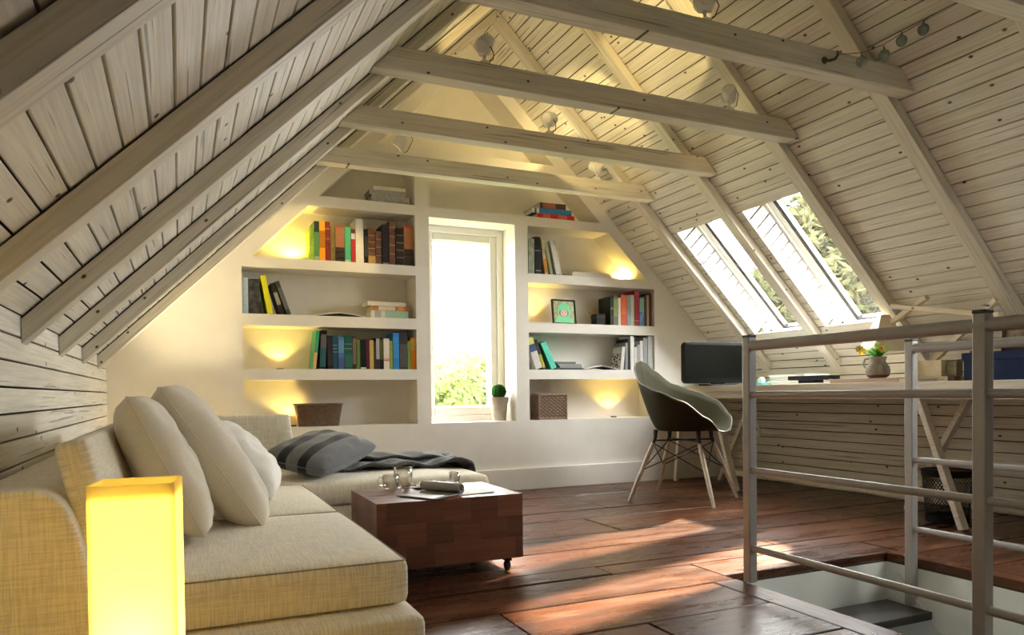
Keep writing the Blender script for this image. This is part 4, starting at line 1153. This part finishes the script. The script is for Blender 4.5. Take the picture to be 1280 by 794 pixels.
g = 'books on the third left niche shelf'
U = lambda a, b, t_, lab, col, **k: upright(380 + a / 8.533, 380 + b / 8.533, 260 + 140 + t_ / 8.533, 400 + 522 / 8.533, Z4, lab, col, group=g, **k)
U(90, 130, 108, 'leaning book, green above and sand below, at the lit end', (.05, .33, .18), lean=6.5, bands=[(.0, .42, (.62, .40, .20))])
U(163, 232, 112, 'leaning black book with a teal lower spine', K, lean=3.2, bands=[(.05, .55, (.03, .11, .13)), (.55, .9, (.13, .12, .12))])
U(252, 308, 165, 'plain near black book beside the leaning pair', (.018, .015, .02), bands=[(.1, .9, (.04, .03, .035))])
U(310, 366, 165, 'dark teal book with pale spine lines', (.02, .075, .12), bands=[(.70, .72, (.25, .35, .4)), (.6, .62, (.25, .35, .4)), (.5, .52, (.25, .35, .4))])
U(368, 433, 178, 'blue book fading to indigo at its foot', (.06, .17, .36), bands=[(.0, .35, (.07, .10, .28)), (.5, .9, (.11, .26, .45))])
U(435, 519, 165, 'thick bottle green book in the middle row', (.012, .085, .065), bands=[(.74, .76, (.2, .3, .22)), (.6, .62, (.25, .33, .25)), (.05, .45, (.03, .13, .10))])
U(521, 561, 175, 'thin dark brown book with a pale spine strip', (.05, .03, .022), bands=[(.15, .95, (.19, .13, .10))])
U(564, 602, 205, 'thin leaf green book in the middle row', (.10, .18, .04))
U(604, 664, 208, 'squat black book with a white foot label', K, bands=[(.01, .06, (.6, .6, .58))])
U(666, 700, 205, 'thin wine red book next to the yellow one', (.10, .014, .03))
U(702, 746, 212, 'ochre yellow book in the middle of the row', (.48, .38, .10))
U(748, 768, 240, 'very thin brown book right of the ochre one', (.06, .035, .02))
U(770, 810, 190, 'lilac and black book in the middle row', (.03, .03, .035), bands=[(.32, .98, (.36, .36, .46))])
U(812, 850, 190, 'thin black book with a yellow green line', K, bands=[(.3, .95, (.09, .10, .015))])
U(852, 914, 195, 'white book with a red zigzag on its spine', (.72, .70, .64), bands=[(.27, .30, (.6, .10, .06)), (.3, .36, (.66, .4, .36))])
U(916, 948, 218, 'thin olive green book beside the bright blue one', (.28, .33, .06))
U(952, 1018, 135, 'tall bright blue book near the window post', (.03, .22, .58), bands=[(.3, .9, (.05, .27, .63))])
U(1021, 1106, 140, 'tall slate black book between the blue and green ones', (.045, .045, .055), bands=[(.05, .7, (.09, .085, .09))])
U(1108, 1140, 222, 'thin light green book near the row end', (.22, .34, .06))
U(1142, 1192, 188, 'orange and yellow book ending the middle row', (.72, .25, .02), bands=[(.6, .98, (.62, .40, .10))])

g = 'books on the second left niche shelf'
U = lambda a, b, t_, lab, col, **k: upright(290 + a / 9.846, 290 + b / 9.846, 335 + t_ / 9.846, 335 + 557 / 9.846, Z3, lab, col, group=g, **k)
U(132, 204, 110, 'pale blue book at the left end of its shelf', (.36, .48, .58))
U(206, 346, 125, 'thick black and white photo covered book', (.05, .05, .048), mott=.95, d=.14)
U(436, 510, 80, 'bright yellow book leaning on the photo covered one', (.72, .70, .02), lean=-10)
U(590, 648, 165, 'black book leaning steeply right of the yellow one', (.018, .018, .018), lean=-17, bands=[(.3, .7, (.30, .27, .22))])
U(672, 730, 135, 'last leaning black book with grey green cover edge', (.05, .06, .045), lean=-19, bands=[(.15, .8, (.12, .12, .11))])
def open_book(label, px0, px1, py, z, y, h, col):
    x0, x1 = row(px0, px1, py); w = (x1 - x0) / 2
    t = thing('open_book', label, 'book', ((x0 + x1) / 2, y, z))
    for s, nm in ((-1, 'page_fan'), (1, 'page_fan')):
        def fn(u, v, s=s): return (s * u * w, v * .15 - .075, .004 + h * (1 - u) ** 1.2 + .003 * math.sin(u * 3))
        MB().grid(fn, 10, 3, PAPERW).build(nm, t, smooth=True, solid=.004)
    m = MB()
    for s in (-1, 1): m.add([(0, -.08, h - .004), (s * w * 1.02, -.08, .001), (s * w * 1.02, .08, .001), (0, .08, h - .004)], [(0, 1, 2, 3)], cover_mat(col))
    m.build('cover', t, solid=.0015)
open_book('white open book lying face down on the second left shelf', 394, 456, 396, Z3, 4.60, .022, (.05, .04, .035))
g = 'stack of books on the second left niche shelf'
flat(464, 510.5, 397, Z3, .046, 'bottom book of the stack, white and pale green', (.55, .56, .50), bands=[(.38, .98, (.33, .50, .34)), (.10, .26, (.35, .33, .32))], group=g)
flat(465, 512.5, 387, Z3 + .047, .028, 'middle book of the stack, rusty orange and cream', (.42, .20, .07), mott=.6, rz=-1.5, bands=[(.18, .62, (.62, .55, .42))], group=g)
flat(459, 507, 380, Z3 + .076, .026, 'top book of the stack, cream, slightly turned', (.62, .57, .46), rz=2.5, group=g)

g = 'grey magazines stacked on the top left niche shelf'
zz = Z1
for i, (a, b, th, lab) in enumerate(((465, 512.5, .016, 'grey magazine at the very bottom of the top shelf pile'), (464.5, 512, .015, 'grey magazine second from the bottom of the top shelf pile'), (465, 512, .016, 'grey magazine third from the bottom of the top shelf pile'),
                               (463, 508, .014, 'grey magazine fourth up in the top shelf pile'), (462, 507.5, .014, 'grey magazine lying just under the white book'))):
    flat(a, b, 250, zz, th, lab, (.40, .39, .37), mott=.2, rz=random.uniform(-2, 2), group=g, pages=plain('grey_pages', (.42, .41, .39), .9, var=.2, scale=200), name='magazine', cat='magazine'); zz += th + .001
flat(468, 508, 245, zz, .022, 'white book on top of the grey magazines', (.72, .68, .58), rz=-4, group=g)

g = 'stack of books on the shelf above the window'
U = lambda a, b, z, th, lab, col, **k: flat(640 + a / 12.8, 640 + b / 12.8, 275, z, th, lab, col, group=g, **k)
U(415, 1005, Z1, .035, 'red spined book at the bottom of the stack over the window', (.58, .03, .025), bands=[(.16, .36, (.66, .14, .11)), (.56, .80, (.66, .14, .11))], rz=-2)
U(345, 960, Z1 + .036, .036, 'blue spined book with a white end, middle of the stack', (.04, .18, .36), bands=[(.0, .17, (.66, .68, .68)), (.06, .11, (.05, .06, .07))], rz=-3)
U(470, 870, Z1 + .073, .038, 'black and maroon book on top of the red and blue ones', (.06, .03, .025), bands=[(.1, .6, (.28, .10, .06))], rz=-3)

g = 'books on the upper right niche shelf'
U = lambda a, b, t_, lab, col, **k: upright(640 + a / 9.925, 640 + b / 9.925, 280 + t_ / 9.925, 280 + 625 / 9.925, Z2, lab, col, group=g, **k)
U(207, 280, 190, 'grey green book in the corner by the window', (.30, .33, .25), mott=.3)
U(290, 370, 165, 'black book with a thin white outline on its cover', (.014, .014, .014), lean=-2, bands=[(.08, .10, (.4, .4, .4)), (.62, .64, (.4, .4, .4))])
U(405, 452, 185, 'book with a yellow and orange flower spine', (.42, .36, .20), lean=-7, bands=[(.05, .45, (.52, .24, .04)), (.75, .99, (.48, .42, .22))], mott=.4)
U(474, 512, 220, 'thin sage green book leaning to the window', (.36, .38, .24), lean=-11)
U(545, 618, 195, 'pale grey ring binder leaning against the sage book', (.50, .53, .54), lean=-12, bands=[(.03, .85, (.70, .68, .62))], d=.17)
flat(715.8, 764, 345, Z2, .036, 'thick white book lying flat by the right hand glow', (.66, .62, .53), mott=.04, d=.15)

g = 'books on the second right niche shelf'
U = lambda a, b, t_, lab, col, **k: upright(720 + a / 11.345, 720 + b / 11.345, 350 + t_ / 11.345, 350 + 642 / 11.345, Z3, lab, col, group=g, **k)
U(488, 532, 238, 'black book with a green band, front cover showing', (.02, .024, .016), bands=[(.55, .62, (.12, .2, .03))], d=.165, mott=.5)
U(534, 590, 220, 'grey book with a lime line on its spine', (.12, .13, .12), bands=[(.3, .9, (.20, .27, .09))])
U(595, 636, 250, 'thin cream book left of the red orange one', (.68, .60, .46))
U(638, 724, 205, 'thick red orange book on the second right shelf', (.50, .09, .035), bands=[(.35, .95, (.62, .13, .045))])
U(728, 770, 208, 'light blue book right of the red orange one', (.27, .38, .47))
U(772, 826, 205, 'pale mint book left of the tall crimson one', (.46, .55, .38), bands=[(.15, .8, (.58, .62, .46))])
U(830, 898, 145, 'tall crimson book reaching the shelf above', (.28, .03, .06), bands=[(.88, .97, (.32, .05, .08)), (.14, .16, (.5, .3, .2))])
U(902, 968, 232, 'blue and turquoise patterned book', (.13, .22, .40), mott=.6, bands=[(.5, .95, (.24, .42, .40))])
U(974, 1000, 205, 'thin dark olive book after the blue patterned one', (.06, .05, .035))
U(1003, 1034, 200, 'thin tan book second from the niche end', (.40, .28, .17))
U(1038, 1066, 172, 'dark maroon book at the end by the niche wall', (.07, .025, .022))
t = thing('camera_box', 'small black box with dried sprigs behind it beside the books', 'box', (at(749, 404, 4.56).x, 4.575, Z3))
MB().box(-.036, .036, -.04, .04, 0, .082, BLACK).build('case', t, bevel=.003); MB().box(-.0365, .0365, -.0405, .0405, .058, .062, CAPBLACK).build('lid_seam', t)
m = MB(); rnd = random.Random(4); SPR = plain('dried_sprig', (.45, .32, .14), .8)
for k in range(22):
    a = Vector((rnd.uniform(-.03, .02), .055, .05)); b = a + Vector((rnd.uniform(-.03, .03), rnd.uniform(-.005, .02), rnd.uniform(.05, .088)))
    m.tube([a, a.lerp(b, .6), b], [.0012, .0016, .003], SPR, 5)
m.build('dried_sprig', t)

g = 'books on the third right niche shelf'
U = lambda a, b, t_, lab, col, **k: upright(650 + a / 10.59, 650 + b / 10.59, 405 + t_ / 10.59, 405 + 600 / 10.59, Z4, lab, col, group=g, **k)
U(205, 300, 170, 'white book with a navy and yellow cover leaning in the corner', (.62, .61, .56), lean=-19, bands=[(.78, .99, (.60, .60, .16)), (.55, .78, (.04, .07, .18))], mott=.1)
U(305, 345, 190, 'black book with yellow lettering leaning on the white one', (.03, .035, .02), lean=-19, bands=[(.05, .5, (.42, .42, .05))])
U(412, 490, 225, 'turquoise plain book leaning outermost of the three', (.10, .58, .42), lean=-25)
zz = Z4
for i, (a, b, th, lab) in enumerate(((697, 731, .012, 'dark magazine at the bottom of the low grey pile'), (700, 729, .014, 'grey magazine second up in the low pile'), (699, 728, .013, 'grey magazine third up in the low pile'), (696, 721, .014, 'small dark magazine topping the low grey pile'))):
    flat(a, b, 458, zz, th, lab, [(.05, .055, .07), (.25, .26, .27), (.3, .3, .31), (.14, .16, .13)][i], rz=random.uniform(-4, 4), group='magazines on the third right niche shelf', pages=plain('grey_pages', (.42, .41, .39), .9), d=.13, yf=4.535, name='magazine', cat='magazine'); zz += th + .001
open_book('tan open book lying face down left of the patterned book', 732, 772, 460, Z4, 4.585, .026, (.10, .05, .04))
U = lambda a, b, t_, lab, col, **k: upright(740 + a / 11.34, 740 + b / 11.34, 410 + t_ / 11.34, 410 + 590 / 11.34, Z4, lab, col, group=g, **{**dict(d=.148), **k})
o = U(398, 446, 265, 'book with a black on white patterned cover leaning right', (.62, .61, .57), lean=6, d=.13)
INKP = None
def ink():
    m, nt, b = new_mat('ink_pattern_print')
    n = noise(nt, coords(nt, (55, 55, 55), False), 1.0, 1.0)
    r = ramp(nt, n, [(.50, (.60, .59, .55)), (.53, (.03, .03, .03))]); lk(nt, r.outputs[0], b.inputs['Base Color']); return m
wx = .5 * (row(740 + 398 / 11.34, 740 + 446 / 11.34, 460)[1] - row(740 + 398 / 11.34, 740 + 446 / 11.34, 460)[0]) * .93
MB().box(-wx - .0006, -wx + .0006, -.060, .060, .006, .12, ink()).build('cover_print', o)
U(472, 508, 205, 'grey book just right of the patterned one', (.26, .26, .27))
U(512, 540, 150, 'thin black book in the grey row', (.02, .02, .022))
U(545, 598, 112, 'tall white book in the grey row', (.70, .69, .65))
U(602, 640, 265, 'short white book in the grey row', (.62, .61, .58))
U(643, 680, 235, 'short silver grey book in the grey row', (.36, .36, .37))
U(682, 724, 178, 'white book left of the wide silver one', (.66, .65, .62))
U(728, 788, 140, 'wide silver grey book near the row end', (.33, .34, .36))
U(792, 868, 116, 'broad pale grey file at the end of the grey row', (.44, .46, .44), bands=[(.1, .9, (.47, .49, .47))])
t = thing('box_file', 'dark grey box file standing behind the patterned book', 'box file', (at(781, 440, 4.655).x, 4.691, Z4))
MB().box(-.040, .040, -.016, .018, 0, .225, cover_mat((.17, .17, .16))).build('case', t, bevel=.002); MB().box(-.0405, .0405, -.0165, .018, .205, .2255, cover_mat((.05, .05, .05))).build('lid', t)

# picture of a child in a green hooded raincoat
def picture():
    x0, x1 = row(694.5, 725, 404)
    w = (x1 - x0) / 2; h = .176
    t = thing('picture_frame', 'dark framed portrait of a child in a green hooded raincoat', 'picture', ((x0 + x1) / 2, 4.565, Z3 + .001), (R(-7), 0, R(4)))
    FR = plain('espresso_frame_wood', (.012, .008, .006), .5, spec=.2)
    m = MB(); e = .010
    m.box(-w, -w + e, -.008, .008, 0, h, FR); m.box(w - e, w, -.008, .008, 0, h, FR); m.box(-w + e, w - e, -.008, .008, 0, e, FR); m.box(-w + e, w - e, -.008, .008, h - e, h, FR)
    m.build('frame', t, bevel=.0015)
    BGP = plain('print_meadow', (.20, .24, .05), .4, var=.5, scale=35)
    GRC = plain('print_raincoat_green', (.03, .46, .16), .4, var=.12, scale=60); SK = plain('print_skin', (.62, .36, .24), .4); DK = plain('print_dark', (.03, .05, .03), .4); LIP = plain('print_lip', (.45, .14, .10), .4)
    MB().box(-w + e - .001, w - e + .001, -.002, .004, e - .001, h - e + .001, BGP).build('print', t)
    lay = [0]
    def shape(pts, mat, nm):
        lay[0] += 1; y = -.002 - .0003 * lay[0]
        m = MB(); m.add([(a * w, y, b * h) for a, b in pts], [tuple(range(len(pts)))], mat); m.build(nm, t)
    def ell(cx, cz, rx_, rz_, n=24): return [(cx + rx_ * math.cos(2 * PI * k / n), cz + rz_ * math.sin(2 * PI * k / n)) for k in range(n)]
    shape([(-.72, .07), (-.70, .22), (-.45, .33), (.45, .33), (.72, .20), (.76, .07)], GRC, 'printed_coat')
    shape([(-.50, .46), (-.48, .62), (-.34, .78), (-.08, .88), (.10, .90), (.34, .80), (.52, .60), (.56, .42), (.40, .32), (-.36, .32)], GRC, 'printed_hood')
    shape(ell(-.02, .46, .40, .17), DK, 'printed_shadow'); shape(ell(-.02, .45, .30, .145), SK, 'printed_face')
    shape([(-.30, .52), (-.14, .58), (.16, .58), (.28, .50), (.30, .60), (-.02, .68), (-.32, .60)], GRC, 'printed_brim')
    for s in (-.13, .10): shape(ell(s, .475, .045, .012, 10), DK, 'printed_eye')
    shape(ell(-.01, .375, .08, .012, 10), LIP, 'printed_mouth')
    MB().box(-.012, .012, .006, .010, .01, .12, FR).build('strut', t, rot=(R(-14), 0, 0))
picture()

# wicker
def wicker_tub():
    x0, x1 = row(376.5, 425, 534); X0, X1 = row(371.5, 429.5, 507)
    c = (x0 + x1) / 2; bw = (x1 - x0) / 2; tw = (X1 - X0) / 2; H = .130; bd, td = .062, .078
    t = thing('wicker_basket', 'brown woven open basket on the bottom left niche shelf', 'basket', (c, 4.598, Z5))
    def at_h(q): return bw + (tw - bw) * q, bd + (td - bd) * q
    def ringpts(q, off, wave, n=64, ph=0):
        a, b = at_h(q); a += off; b += off; pts = []
        for k in range(n):
            th = 2 * PI * k / n; ce, se = math.cos(th), math.sin(th)
            s = (abs(ce) ** 5 + abs(se) ** 5) ** (-1 / 5)
            w_ = wave * math.sin(16 * th + ph)
            pts.append(((a + w_) * ce * s, (b + w_) * se * s, q * H + .004))
        return pts + pts[:1]
    for i in range(17): MB().tube(ringpts((i + .5) / 17.5, 0, .0022, 80, (i % 2) * PI), .0038, WICKER, 5, caps=False).build('weaver', t, smooth=True)
    m = MB()
    for k in range(28):
        th = 2 * PI * (k + .5) / 28; ce, se = math.cos(th), math.sin(th); s = (abs(ce) ** 5 + abs(se) ** 5) ** (-1 / 5)
        p = []
        for q in (0, .5, 1): a, b = at_h(q); p.append((a * ce * s, b * se * s, q * H))
        m.tube(p, .0032, WICKER, 5)
    m.build('stakes', t)
    MB().tube(ringpts(1.0, .003, .001, 80), .0065, WICKER, 6, caps=False).build('rim', t, smooth=True)
    a, b = at_h(0); MB().box(-a * .95, a * .95, -b * .95, b * .95, .001, .006, WICKER).build('bottom', t)
wicker_tub()
def hamper():
    xa, xb = at(667, 522, 4.53).x, at(713, 522, 4.53).x
    t = thing('wicker_hamper', 'square woven wicker box standing in the lower right niche', 'basket', ((xa + xb) / 2 + .01, 4.60, Z5), (0, 0, R(-7)))
    hw, hd, H = .101, .082, .172
    for s, ax in ((-1, 'f'), (1, 'f'), (-1, 's'), (1, 's')):
        L = hw if ax == 'f' else hd; nst, nro = (13 if ax == 'f' else 10), 12
        m = MB()
        for r_ in range(nro):
            z = .014 + (H - .03) * (r_ + .5) / nro; pts = []
            n = nst * 4
            for k in range(n + 1):
                u = -L + 2 * L * k / n; w_ = .0030 * math.sin(PI * (k / 4) + PI * (r_ % 2))
                pts.append((u, s * hd + w_, z) if ax == 'f' else (s * hw + w_, u, z))
            m.tube(pts, .0042, WICKERL, 5)
        m.build('woven_panel', t, smooth=True)
        b = MB()
        b.box(*((-hw * .98, hw * .98, s * hd - .001, s * hd + .001) if ax == 'f' else (s * hw - .001, s * hw + .001, -hd * .98, hd * .98)), .006, H - .006, WICKER); b.build('panel_back', t)
    for sx in (-1, 1):
        for sy in (-1, 1): MB().tube([(sx * hw, sy * hd, 0), (sx * hw, sy * hd, H)], .0075, WICKERL, 8).build('corner_post', t, smooth=True, angle=40)
    for z in (.008, H):
        for s in (-1, 1):
            MB().tube([(-hw, s * hd, z), (hw, s * hd, z)], .007, WICKERL, 8).build('rail', t, smooth=True, angle=40); MB().tube([(s * hw, -hd, z), (s * hw, hd, z)], .007, WICKERL, 8).build('rail', t, smooth=True, angle=40)
    MB().box(-hw, hw, -hd, hd, H - .004, H + .003, WICKER).build('lid', t)
hamper()
BRONZE = plain('bronze_puck', (.10, .08, .05), .5)
def uplight(label, px, py, y, z, watts, tgt=(0, .02, 1), ang=112):
    t = thing('uplight', label, 'lamp', (at(px, py, y).x, y, z), group='small round uplights in the niches')
    MB().lathe([(.0001, 0), (.022, 0), (.023, .006), (.019, .009), (.015, .007), (.0001, .007)], BRONZE, 20).build('housing', t, smooth=True, angle=35)
    MB().lathe([(.0001, .0074), (.0145, .0074)], LAMPGLOW, 16).build('lamp_face', t)
    spot('uplight_spot', (0, 0, .016), (tgt[0], tgt[1], 1), watts, ang, .45, (1.0, .70, .15), .012, t)
uplight('small round uplight on the ledge left of the open wicker basket', 366, 531, 4.635, Z5, UPW * 1.0, (-.12, .06, 1))
uplight('small round uplight on the ledge right of the square wicker box', 767, 525, 4.635, Z5, UPW * 1.0)
uplight('small uplight hidden on the third left shelf beside the books', 350, 460, 4.645, Z4, UPW * .9)
uplight('small uplight hidden on the upper left shelf at the sloping end', 368, 322, 4.635, Z2, UPW * 1.1, (-.05, .0, 1), 158)
uplight('small uplight hidden on the upper right shelf behind the flat white book', 778, 346, 4.675, Z2 + .0, UPW * 1.1, (.05, -.05, 1), 158)
uplight('small uplight hidden on the second right shelf left of the portrait', 672, 404, 4.635, Z3, UPW * .8, (-.1, .0, 1))

# ================================================================== TREES OUTSIDE
def tree(label, c, rad, n, leaf, m1, gz=-3.4, seed=0, group=None):
    t = thing('tree', label, 'tree', (c[0], c[1], gz), group=group)
    rnd = random.Random(seed); m = MB(); ctr = Vector(c) - Vector((c[0], c[1], gz))
    blobs = [(ctr, 1.0)] + [(ctr + Vector((rnd.uniform(-1, 1) * rad[0], rnd.uniform(-1, 1) * rad[1], rnd.uniform(-.8, .9) * rad[2])) * .75, rnd.uniform(.28, .5)) for _ in range(26)]
    core = rad[0] * .0
    for k in range(n):
        b, s = blobs[rnd.randrange(len(blobs))] if k % 4 else blobs[0]
        d = Vector((rnd.gauss(0, 1), rnd.gauss(0, 1), rnd.gauss(0, 1))).normalized() * (rnd.random() ** .4)
        p = b + Vector((d.x * rad[0], d.y * rad[1], d.z * rad[2])) * s
        nn = Vector((rnd.gauss(0, 1), rnd.gauss(0, 1), rnd.gauss(0, 1) + .6)).normalized(); u = nn.cross(Vector((rnd.random(), rnd.random(), rnd.random()))).normalized(); v = nn.cross(u)
        L = leaf * rnd.uniform(.6, 1.3)
        m.add([p - u * L, p + v * L * .42, p + u * L, p - v * L * .42], [(0, 1, 2, 3)], m1)
    tag(m.build('foliage', t), kind='stuff')
    m = MB(); m.tube([(0, 0, 0), (.05, 0, ctr.z * .4), (0, 0, ctr.z)], [.14, .11, .04], plain('tree_bark', (.08, .06, .04), .9), 10)
    for b, s in blobs[1:12]: m.tube([(0, 0, ctr.z * .55), tuple((b + Vector((0, 0, ctr.z * .6))) * .5), tuple(b)], [.05, .03, .01], MATS['tree_bark'], 6)
    m.build('trunk', t)
LEAF1 = leafm('sunlit_yellow_green_leaf', (.07, .095, .03), (.20, .23, .09), 2)
LEAF2 = leafm('golden_green_leaf', (.028, .032, .013), (.085, .080, .040), 2)
tree('leafy yellow green tree seen through the tall gable window', (3.05, 8.3, -.15), (1.25, 1.2, .80), 9000, .06, LEAF1, seed=1)
tree('golden green tree filling the nearer roof window', (8.5, 7.0, 1.05), (1.9, 1.2, 1.75), 42000, .085, LEAF2, seed=2)
tree('sparser tree low in the farther roof window', (7.0, 10.4, .45), (1.7, 1.5, 1.5), 6000, .10, LEAF2, seed=3)
gd = struct('ground', 'grassy garden far below the attic windows')
MB().box(-25, 30, -25, 35, -3.45, -3.4, plain('garden_grass', (.10, .14, .05), .9, var=.3, scale=2)).build('lawn', gd)

# ================================================================== lift everything so that the attic floor lies at z = 0
for o in list(SC.objects):
    if o.parent is None: o.location.z += EYE
